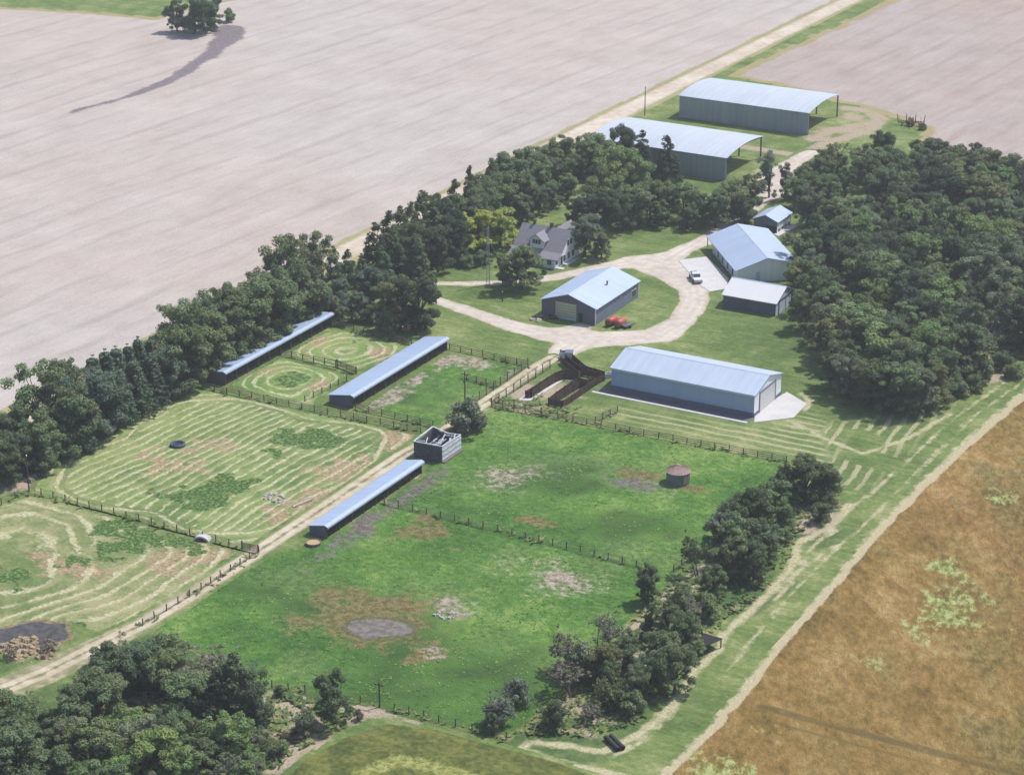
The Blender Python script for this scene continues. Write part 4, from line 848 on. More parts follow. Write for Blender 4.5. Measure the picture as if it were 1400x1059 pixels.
for y in (-.42, .42):
    pr = []
    for i in range(24): pr += [(.38, -2 + i / 6), (.42, -2 + i / 6 + .08)]
    o = MB().lathe([(.3, -2)] + pr + [(.3, 2)], 16).build('pipe', 'black', t); o.rotation_euler.y = PI / 2; o.location = (0, y, .42)
t = thing('dark_lean_to', 'low dark roofed lean-to shelter at the hedgerow edge above the grass strip', 'shelter', (*g2(963, 886), 0), -.35)
MB().slab([(-1.8, 1.1), (1.8, 1.7)], .1, -2.3, 2.3, 'y').build('roof', 'dark', t); b = MB(); [b.box(x - .08, x + .08, y - .08, y + .08, 0, 1.1 if x < 0 else 1.6) for x in (-1.6, 1.6) for y in (-2.1, 2.1)]; b.build('post', 'post', t)
MB().box(-1.7, -1.6, -2.0, 2.0, 0, 1.0).build('wall', 'dark', t)
t = thing('propane_tank', 'white domed tank on a pad beside the workshop under the trees', 'tank', (*g2(1089, 383), 0), .5)
o = MB().lathe([(0, -1.7), (.35, -1.6), (.55, -1.3), (.55, 1.3), (.35, 1.6), (0, 1.7)], 18).build('shell', 'white', t, True); o.rotation_euler.y = PI / 2; o.location.z = .85
MB().box(-1.1, -.9, -.4, .4, 0, .45).box(.9, 1.1, -.4, .4, 0, .45).build('saddle', 'concrete', t); MB().lathe([(.16, 1.35), (.16, 1.55), (0, 1.6)], 12).build('dome', 'white', t)
t = thing('rusty_implement', 'rusty tined farm implement parked on the grass at the far field corner', 'implement', (*g2(1245, 172), 0), .3)
MB().bar((-3.6, 0, .9), (3.6, 0, .9), .25).bar((-3.2, 1.4, .9), (3.2, 1.4, .9), .2).bar((0, 0, .9), (0, -3, .6), .2).build('frame', 'rustdark', t)
for i in range(11): MB().tube([(-3.4 + i * .68, .2, .9), (-3.4 + i * .68, 1.0, 1.5 + .9 * (i % 3 == 0)), (-3.4 + i * .68, 1.7, .05)], [.07, .06, .05], 5).build('tine', 'rustdark', t)
for x in (-3.6, -1.2, 1.2, 3.6): MB().tube([(x, .2, .9), (x * 1.05, .4, 2.6), (x * 1.1, .5, 3.6 - abs(x) * .1)], [.14, .11, .06], 6).build('wing_mast', 'rustdark', t)
for x in (-2.4, 2.4):
    o = MB().lathe([(0, -.15), (.5, -.15), (.5, .15), (0, .15)], 16).build('wheel', 'black', t); o.rotation_euler.y = PI / 2; o.location = (x, -.4, .5)
t = thing('log_pile', 'short stack of dark logs under the hedgerow near the bottom left field', 'logs', (*g2(400, 1012), 0), .5)
for i in range(7): o = MB().lathe([(0, -1.6), (.28, -1.6), (.26, 1.6), (0, 1.6)], 10).build('log', 'bark', t); o.rotation_euler.y = PI / 2; o.location = (random.uniform(-.3, .3), (i % 4) * .55 - .8 + (.28 if i > 3 else 0), .28 + (.5 if i > 3 else 0))

# tower and poles
t = thing('lattice_tower', 'tall slender grey lattice antenna tower on the lawn below the house', 'tower', (*g2(668, 389), 0)); H = 13.6; lg = [(math.cos(a), math.sin(a)) for a in (PI / 2, PI * 7 / 6, PI * 11 / 6)]
for c in lg: MB().bar((c[0] * .55, c[1] * .55, 0), (c[0] * .18, c[1] * .18, H), .09).build('leg', 'tower', t)
b = MB()
for i in range(17):
    z0, z1 = H * i / 17, H * (i + 1) / 17; r0, r1 = .55 - .37 * i / 17, .55 - .37 * (i + 1) / 17
    for k in range(3): c, d = lg[k], lg[(k + 1) % 3]; b.bar((c[0] * r0, c[1] * r0, z0), (d[0] * r1, d[1] * r1, z1), .045); b.bar((c[0] * r1, c[1] * r1, z1), (d[0] * r1, d[1] * r1, z1), .045)
b.build('bracing', 'tower', t); b = MB()
for a in (.4, 2.5, 4.6): b.bar((math.cos(a) * 5.5, math.sin(a) * 5.5, 0), (0, 0, H * .8), .03)
b.build('guy_wire', 'tower', t); MB().bar((0, 0, H - .3), (0, 0, H + 1.5), .05).build('aerial', 'tower', t)
for nm, lab, px, py, h, arm in (('utility_pole', 'tall thin utility pole on the road verge by the far pole shed', 881.5, 158, 8.4, 0), ('utility_pole', 'utility pole at the edge of the house drive below the small tree', 687, 390, 5.5, 0),
                            ('utility_pole', 'yard pole beside the bushy tree near the ruined crib', 635.7, 552, 7.0, 1), ('utility_pole', 'tall pole at the corner of the hay meadows at the left', 39.8, 671, 7.0, 0),
                            ('utility_pole', 'short post by the bottom pasture fence', 519, 966, 4.4, 1), ('yard_post', 'white-tipped post on the lawn below the tree shadow', 687, 412, 2.2, 0)):
    t = thing(nm, lab, 'pole', (*g2(px, py), 0)); MB().tube([(0, 0, 0), (0, 0, h)], [.15, .1], 8).build('pole', 'pole', t)
    if arm: MB().box(-.9, .9, -.06, .06, h - .7, h - .55).build('cross_arm', 'pole', t)
    else: MB().lathe([(.11, h), (.13, h + .12), (0, h + .2)], 8).build('cap', 'chrome' if nm != 'yard_post' else 'white', t)

# ---------------------------------------------------------------- fences
flab = {'paddock_south': 'long post-and-rail fence along the top of the west hay meadow', 'shed_yard_south': 'board fence along the lower side of the green yard by the middle shed', 'lawn_south': 'weathered board fence between the mown lawn and the big pasture',
 'mid_pasture': 'weedy fence line crossing the big green pasture', 'meadow_divide': 'overgrown fence dividing the two hay meadows', 'lane_low': 'post fence along the lower end of the dirt lane', 'bottom': 'post fence along the bottom edge of the pasture',
 'yard_north': 'board fence along the upper side of the green yard by the lawn', 'yard_cross': 'short fence across the green yard near the lane', 'lane_east': 'tall post fence between the dirt lane and the corral', 'lane_west': 'tall post fence between the dirt lane and the green yard',
 'corral_south': 'tall post fence below the corral at the top of the pasture', 'short_spur': 'short board fence spur on the lawn below the machine shed', 'paddock_north': 'board fence closing the upper paddock under the big dark tree', 'paddock_divide': 'rail fence dividing the two mown paddocks',
 'shed_side': 'wire fence along the back of the middle shed', 'west_end': 'wire fence at the far left corner of the meadows', 'hedge_bit': 'short rail fence disappearing into the hedgerow'}
for k, pts in FENCES.items():
    tall = k in ('lane_east', 'lane_west', 'corral_south'); wire = k in ('shed_side', 'west_end', 'lane_low', 'bottom', 'mid_pasture', 'meadow_divide'); h = 2.0 if tall else 1.4
    o0 = np.array(pts[0]); t = thing('fence', flab[k], 'fence', (*pts[0], 0)); b = MB(); pm_ = None
    for i in range(len(pts) - 1):
        p, q = np.array(pts[i]) - o0, np.array(pts[i + 1]) - o0; L = np.linalg.norm(q - p); n = max(1, round(L / 2.9)); rz = math.atan2(*(q - p)[::-1])
        for j in range(n + (1 if i == len(pts) - 2 else 0)):
            c = p + (q - p) * j / n
            if pm_ is None: pm_ = MB().box(-.075, .075, -.075, .075, -.2, h).build('post', 'post', t); o = pm_
            else: o = pm_.copy(); COL.objects.link(o); o.parent = t
            o.location = (*c, random.uniform(-.12, .08)); o.rotation_euler = (random.uniform(-.05, .05), random.uniform(-.05, .05), rz)
        for z in ((.35, .7, 1.05, 1.3) if wire else (.45, .85, 1.25)):
            for j in range(n):
                a, c = p + (q - p) * j / n, p + (q - p) * (j + 1) / n; dz = random.uniform(-.05, .05)
                b.bar((*a, z + dz), (*c, z - dz), .025 if wire else .04, .025 if wire else .11)
    b.build('wire' if wire else 'rail', 'post' if wire else 'board', t)
def gate(label, a, c):
    a, c = np.array(g2(*a)), np.array(g2(*c)); d = c - a; L = np.linalg.norm(d); t = thing('farm_gate', label, 'gate', (*a, 0), math.atan2(d[1], d[0])); b = MB()
    for i in range(7): b.bar((.1, 0, .2 + i * .2), (L - .1, 0, .2 + i * .2), .05, .1)
    for x in (.1, L / 2, L - .1): b.bar((x, 0, .15), (x, 0, 1.5), .07)
    b.build('gate_panel', 'brownboard', t)
    for x in (0, L): MB().box(x - .1, x + .1, -.1, .1, 0, 1.7).build('post', 'post', t)
gate('dark plank gate between the two mown paddocks', (461, 501), (487, 511)); gate('farm gate across the dirt lane beside the meadow fence', (331, 751), (353, 756))
# ---------------------------------------------------------------- trees
def leaf_cloud(rng, centres, radii, per, size, up=.35, flat=.8):
    """leaf sprays on the shells of many small clumps"""
    V = []
    for c, r in zip(centres, radii):
        n = max(12, int(per * (r / np.mean(radii)) ** 2)); d = rng.normal(size=(n, 3)); d[:, 2] = d[:, 2] * .8 + .25; d /= np.linalg.norm(d, axis=1)[:, None]
        p = np.array(c) + d * (r * rng.uniform(.55, 1.12, (n, 1))) * np.array([1, 1, flat])
        nn = d * 1.0 + rng.normal(size=(n, 3)) * .42 + np.array([0, 0, up]); nn /= np.linalg.norm(nn, axis=1)[:, None]
        a = np.cross(nn, rng.normal(size=(n, 3))); a /= np.linalg.norm(a, axis=1)[:, None]; b = np.cross(nn, a)
        s_ = size * rng.uniform(.55, 1.35, (n, 1)); q = rng.uniform(.45, .8, (n, 1))
        V.append(np.stack([p - a * s_, p - b * s_ * q + nn * s_ * .2, p + a * s_, p + b * s_ * q - nn * s_ * .12], 1).reshape(-1, 3))
    V = np.concatenate(V); return V, np.arange(len(V)).reshape(-1, 4)
def limb_mesh(rng, H, th, ends, r0):
    b = MB(); b.tube([(0, 0, -.3), (rng.normal() * .1, rng.normal() * .1, th * .5), (rng.normal() * .2, rng.normal() * .2, th), (rng.normal() * .3, rng.normal() * .3, th + (H - th) * .6)], [r0 * 1.25, r0, r0 * .75, r0 * .25], 8)
    for e in ends:
        z = rng.uniform(th * .75, th * 1.3); e = np.array(e); m = e * .5 + np.array([0, 0, z * .5]) + rng.normal(size=3) * .25 - np.array([0, 0, .2])
        b.tube([(0, 0, z), tuple(m), tuple(e)], [r0 * .5, r0 * .3, r0 * .1], 5)
    return b
def mesh_of(b, mat):
    me = bpy.data.meshes.new('trunk'); me.from_pydata(b.v, [], b.f); me.update(); me.materials.append(M[mat]); return me
PROTO = {}
def make_proto(kind, seed):
    rng = np.random.default_rng(seed); cs, rs = [], []
    if kind == 'broad':      # rounded, lumpy; H = 10, R ~ 3.6
        H, Rr = 10.0, 3.5; lob = [(rng.uniform(0, 2 * PI), rng.uniform(.35, .75), rng.uniform(-.3, .8)) for _ in range(7)]; n = 46
        for i in range(n):
            a, q, zz = lob[i % 7]; a += rng.normal() * .5; rad = Rr * min(1.0, max(.1, q + rng.normal() * .22)); z = 5.9 + 3.0 * np.clip(zz + rng.normal() * .42, -1, 1.05) * (1 - .35 * (rad / Rr) ** 2)
            cs.append((rad * math.cos(a), rad * math.sin(a), z)); rs.append(rng.uniform(.62, 1.15))
        for i in range(8): a = 2 * PI * i / 8; cs.append((Rr * .8 * math.cos(a), Rr * .8 * math.sin(a), rng.uniform(1.5, 4.0))); rs.append(rng.uniform(.6, 1.1))
        for i in range(14): a = rng.uniform(0, 2 * PI); q = rng.uniform(.2, .8); cs.append((Rr * q * math.cos(a), Rr * q * math.sin(a), rng.uniform(1.0, 3.6))); rs.append(rng.uniform(.6, 1.0))
        rs = [r * rng.uniform(.62, 1.12) for r in rs]; V, Fq = leaf_cloud(rng, cs, rs, 210, .155); T = limb_mesh(rng, H, 2.6, cs[:14], .26)
    elif kind == 'tall':     # cottonwood: separate upright plumes with gaps
        H = 10.0; n = 52; pl = [(rng.uniform(-1.9, 1.9), rng.uniform(-1.9, 1.9), rng.uniform(.75, 1.03)) for _ in range(5)]
        for i in range(n):
            x, y, t_ = pl[i % 5]; z = H * t_ * (1 - rng.random() ** 1.4 * .85); w = 1.15 * (1 - .55 * z / (H * t_)) + .2; cs.append((x + rng.normal() * w * .7, y + rng.normal() * w * .7, z - .4)); rs.append(rng.uniform(.42, .85))
        V, Fq = leaf_cloud(rng, cs, rs, 170, .13); T = limb_mesh(rng, H, 2.2, [(x * .8, y * .8, H * t_ * .85) for x, y, t_ in pl] + cs[:8], .22)
    elif kind == 'cedar':    # dense, pointed
        H = 10.0
        for i in range(70):
            z = H * (.05 + .93 * rng.random() ** 1.25); w = 2.45 * (1 - z / (H * 1.02)) ** .72; a = rng.uniform(0, 2 * PI); q = rng.uniform(.5, 1.0); cs.append((w * q * math.cos(a), w * q * math.sin(a), z)); rs.append(.32 + .5 * (1 - z / H))
        cs += [(0, 0, H - .3), (0, 0, H - .9), (0.1, 0, H - 1.5)]; rs += [.2, .32, .42]
        V, Fq = leaf_cloud(rng, cs, rs, 85, .17, .1, 1.0); T = limb_mesh(rng, H, 1.2, cs[:6], .2)
    elif kind == 'pine':     # tiered whorls with drooping tips
        H = 10.0
        for k in range(13):
            z = 1.0 + 8.8 * k / 13; w = 2.7 * (1 - z / 10.6) ** .85
            for j in range(7):
                a = 2 * PI * j / 7 + k * .8 + rng.normal() * .2
                for q in (.45, .8, 1.05): cs.append((w * q * math.cos(a), w * q * math.sin(a), z - .25 * q * q + rng.normal() * .12)); rs.append(.42 * (1.15 - .45 * q) + .08)
        cs.append((0, 0, 9.8)); rs.append(.2)
        V, Fq = leaf_cloud(rng, cs, rs, 22, .19, .25, .55); T = limb_mesh(rng, H, 1.0, cs[:5], .2)
    elif kind == 'shrub':    # many-stemmed, down to the ground; H = 10 nominal too
        for i in range(34):
            a = rng.uniform(0, 2 * PI); q = rng.random() ** .6; cs.append((4.6 * q * math.cos(a), 4.6 * q * math.sin(a), 1.2 + 7.4 * rng.random() * (1 - .5 * q * q))); rs.append(rng.uniform(1.1, 1.9))
        V, Fq = leaf_cloud(rng, cs, rs, 150, .32); T = limb_mesh(rng, 8, .8, cs[:9], .3)
    elif kind in ('dead', 'brush'):   # bare branches; brush keeps some thin leaves
        b = MB()
        def grow(p, d, L, r, k):
            q = p + d * L * .5 + rng.normal(size=3) * L * .06; e = q + (d + rng.normal(size=3) * .18) * L * .5; b.tube([tuple(p), tuple(q), tuple(e)], [r, r * .8, r * .55], 5 if k > 1 else 4)
            if k:
                for _ in range(3 if k > 1 else 4):
                    nd = d + rng.normal(size=3) * .55; nd[2] = abs(nd[2]) * .7 + .22; nd /= np.linalg.norm(nd); grow(e if rng.random() < .55 else q, nd, L * rng.uniform(.55, .85), r * .55, k - 1)
            elif kind == 'brush' or rng.random() < .12: cs.append(tuple(e)); rs.append(rng.uniform(.25, .5))
        for s_ in range(3 if kind == 'brush' else 2): grow(np.array([rng.normal() * .3, rng.normal() * .3, -.2]), np.array([rng.normal() * .25, rng.normal() * .25, 1.0]), 3.4, .2, 3)
        if not cs: cs, rs = [(0, 0, 5)], [.4]
        V, Fq = leaf_cloud(rng, cs, rs, 16 if kind == 'brush' else 6, .2); T = b
    cm = fast_mesh('crown', V, Fq, M['leaf'], None, False)
    PROTO.setdefault(kind, []).append((mesh_of(T, {'dead': 'deadbark', 'brush': 'twig'}.get(kind, 'bark')), cm))
for kd, n in (('broad', 7), ('tall', 4), ('cedar', 4), ('pine', 3), ('shrub', 4), ('dead', 3), ('brush', 4)):
    for i in range(n): make_proto(kd, 100 + i * 17 + len(kd) * 7 + ord(kd[0]))
LC = dict(dark=(.104, .150, .074), mid=(.148, .208, .094), bright=(.165, .252, .084), olive=(.172, .198, .080), grey=(.165, .200, .128), blue=(.112, .166, .108), yellow=(.36, .43, .09), deep=(.062, .088, .052), dusty=(.20, .19, .14))
KN = dict(broad='broadleaf_tree', tall='cottonwood_tree', cedar='cedar_tree', pine='pine_tree', shrub='shrub', dead='dead_tree', brush='brushy_tree')
CN = dict(broad='tree', tall='tree', cedar='tree', pine='tree', shrub='shrub', dead='dead tree', brush='tree')
NT_ = [0]; trees_xy = []
def tree(kind, x, y, h, w, colour, label, group=None):
    """h height, w crown width factor (1 = natural)"""
    k = NT_[0]; NT_[0] += 1; rr = random.Random(k * 7919 + 3); T, Cm = PROTO[kind][rr.randrange(len(PROTO[kind]))]
    t = bpy.data.objects.new(KN[kind], None); COL.objects.link(t); t.empty_display_size = .5; tag(t, label, CN[kind], group)
    s_ = h / 10.0; t.location = (x, y, 0); t.scale = (s_ * w * rr.uniform(.93, 1.07), s_ * w * rr.uniform(.93, 1.07), s_); t.rotation_euler.z = rr.uniform(0, 6.28)
    o = bpy.data.objects.new('trunk', T); COL.objects.link(o); o.parent = t
    c = bpy.data.objects.new('crown', Cm); COL.objects.link(c); c.parent = t
    v = rr.uniform(.84, 1.18); col = LC[colour]; c.color = (col[0] * v * rr.uniform(.94, 1.08), col[1] * v, col[2] * v * rr.uniform(.9, 1.1), 1)
    trees_xy.append((x, y, s_ * w * 3.4)); return t
def at_x(px, py, X):
    d = FW + RT * (px - 700) / F - UP * (py - 529.5) / F; p = CAM + d * ((X - CAM[0]) / d[0]); return float(p[1]), float(p[2])
def at_h(px, py, h): return g2(px, py, h)
ORD = ['first', 'second', 'third', 'fourth', 'fifth', 'sixth', 'seventh', 'eighth', 'ninth', 'tenth', 'eleventh', 'twelfth', 'thirteenth', 'fourteenth', 'fifteenth', 'sixteenth', 'seventeenth', 'eighteenth', 'nineteenth', 'twentieth', 'twenty-first', 'twenty-second', 'twenty-third', 'twenty-fourth', 'twenty-fifth']
CW = dict(dark='dark', mid='green', bright='bright green', olive='olive', grey='grey-green', blue='blue-green', yellow='yellow-green', deep='very dark', dusty='dusty')
def word(kind, colour): return CW[colour] + ' ' + dict(broad='rounded tree', tall='plumed tree', cedar='pointed cedar', pine='pine', shrub='shrub', dead='dead tree', brush='brushy tree')[kind]
def row(items, where, group, X=None):
    """items: (kind, colour, px, py of the top[, width[, X]]) along a row, left to right"""
    for i, it in enumerate(items):
        kd, cl, px, py = it[:4]; w = it[4] if len(it) > 4 else 1.0; xx = it[5] if len(it) > 5 else X
        y, h = at_x(px, py, xx); tree(kd, xx, y, h, w * (12 / h if h > 16 and kd != 'tall' else 1), cl, f'{word(kd, cl)}, {ORD[i]} from left in {where}', group)
row([('broad', 'dark', -18, 575), ('broad', 'dark', 10, 563), ('broad', 'dark', 27, 544), ('tall', 'mid', 52, 483, 1.0), ('tall', 'mid', 86, 481, .7), ('tall', 'grey', 104, 489, 1.0), ('pine', 'blue', 126, 484), ('pine', 'blue', 143, 476), ('pine', 'blue', 158, 472, 1.1), ('pine', 'blue', 174, 469), ('pine', 'blue', 188, 459, .9), ('pine', 'blue', 206, 460, 1.1), ('broad', 'blue', 224, 448),
     ('tall', 'mid', 244, 404, 1.1), ('tall', 'mid', 276, 388), ('tall', 'mid', 298, 396, .9), ('broad', 'mid', 317, 384), ('tall', 'mid', 340, 369, 1.0), ('tall', 'grey', 362, 352, .7), ('tall', 'mid', 387, 311, 1.0), ('tall', 'grey', 408, 322, .8), ('tall', 'mid', 436, 313, .9), ('cedar', 'blue', 456, 336), ('cedar', 'dark', 475, 340, 1.2), ('cedar', 'grey', 494, 346, 1.2)],
    'the back windbreak row west of the sheds', 'windbreak trees west of the sheds', -62.5)
row([('broad', 'dark', 8, 604, .9), ('broad', 'dark', 36, 590), ('broad', 'mid', 57, 553), ('broad', 'dark', 78, 524, 1.1), ('broad', 'mid', 96, 520), ('broad', 'blue', 118, 497, 1.1), ('broad', 'blue', 140, 505), ('pine', 'blue', 160, 500, 1.2), ('pine', 'blue', 182, 488, 1.2), ('pine', 'blue', 205, 482, 1.2), ('broad', 'blue', 228, 468),
     ('broad', 'mid', 246, 442, 1.1), ('broad', 'dark', 266, 430), ('broad', 'mid', 288, 420, 1.1), ('broad', 'dark', 312, 408), ('broad', 'mid', 334, 398, 1.1), ('broad', 'mid', 360, 376, 1.2), ('broad', 'mid', 385, 362, 1.2), ('broad', 'mid', 410, 364, 1.1), ('broad', 'blue', 442, 374, 1.1), ('broad', 'blue', 466, 380)],
    'the front windbreak row west of the sheds', 'windbreak trees west of the sheds', -57.8)
for px, py, h, w, cl, lab in ((180, 527, 6, 1.0, 'bright', 'bright low bush in front of the pines at the hay meadow edge'), (157, 545, 5, 1.1, 'mid', 'green low bush between the pines and the hay meadow'), (228, 508, 3.5, 1.2, 'mid', 'low spreading bush left of the back livestock shed'), (60, 606, 6, 1.1, 'mid', 'green bush below the dark trees at the meadow corner'), (110, 585, 5, 1.3, 'blue', 'blue-green bush skirting the tallest windbreak clump'), (205, 530, 4, 1.3, 'mid', 'small green bush right of the bright low bush by the pines')):
    x, y = at_h(px, py, h); tree('shrub', x, y, h, w * .8, cl, lab)
# strip between the hay meadow corner and the left frame, and the clump right of the back shed
for px, py, kd, h, w, cl, lab in ((505, 362, 'broad', 10, 1.1, 'blue', 'blue-green tree left of the big dark tree above the upper paddock'), (528, 376, 'broad', 10, 1.1, 'mid', 'green tree touching the left side of the big dark tree'), (546, 372, 'broad', 13, .9, 'olive', 'olive tree behind the big dark tree at the drive end'), (571, 369, 'broad', 14, .95, 'deep', 'big dark tree standing where the lower drive meets the paddocks'), (480, 392, 'broad', 8, 1.1, 'blue', 'pale blue-green tree above the end of the back shed'), (428, 384, 'broad', 9, 1.0, 'blue', 'blue-green tree behind the middle of the back shed roof'), (452, 398, 'shrub', 6, .9, 'grey', 'grey-green bush at the far end of the back shed'),
                                   (562, 412, 'shrub', 6.5, 1.0, 'deep', 'dark leafy skirt bush at the foot of the big dark tree'), (528, 418, 'shrub', 6, 1.1, 'mid', 'green rounded bush in the shade of the big dark tree'), (508, 414, 'shrub', 4.5, 1.1, 'dark', 'dark bush above the upper paddock fence')):
    x, y = at_h(px, py, h); tree(kd, x, y, h, w, cl, lab)
row([('cedar', 'deep', 513, 304, 1.3), ('cedar', 'deep', 532, 287, 1.2), ('cedar', 'dark', 547, 282, 1.1), ('cedar', 'dark', 561, 276, 1.1), ('cedar', 'dark', 574, 267, 1.1), ('broad', 'dark', 597, 255), ('cedar', 'dark', 622, 244, 1.2), ('cedar', 'deep', 642, 225, .7), ('broad', 'mid', 655, 235), ('cedar', 'mid', 673, 216, 1.2), ('broad', 'mid', 692, 208), ('broad', 'mid', 706, 200, .9), ('broad', 'mid', 722, 199), ('broad', 'mid', 740, 197), ('broad', 'mid', 756, 190), ('broad', 'mid', 772, 181), ('broad', 'mid', 790, 184, .9)],
    'the road-side row behind the farmhouse', 'windbreak trees behind the farmhouse', -61.5)
row([('cedar', 'dark', 520, 336, 1.6), ('cedar', 'dark', 540, 322, 1.5), ('broad', 'dark', 557, 300), ('broad', 'dark', 578, 296), ('cedar', 'dark', 594, 283, 1.4), ('broad', 'deep', 612, 274), ('broad', 'dark', 630, 266), ('broad', 'mid', 648, 254), ('broad', 'mid', 668, 244), ('broad', 'mid', 688, 232), ('broad', 'mid', 708, 228), ('broad', 'mid', 728, 222), ('broad', 'mid', 748, 216), ('broad', 'mid', 768, 208), ('broad', 'mid', 790, 202), ('broad', 'mid', 812, 196)],
    'the inner row behind the farmhouse', 'windbreak trees behind the farmhouse', -55.5)
row([('cedar', 'dark', 572, 326, 1.4), ('broad', 'deep', 598, 306, .9), ('broad', 'deep', 622, 298, .9), ('broad', 'dark', 716, 262, 1.0), ('broad', 'dark', 737, 256, 1.0), ('broad', 'mid', 757, 244, 1.0), ('broad', 'mid', 776, 236, 1.0)], 'the row nearest the farmhouse', 'windbreak trees behind the farmhouse', -50.0)
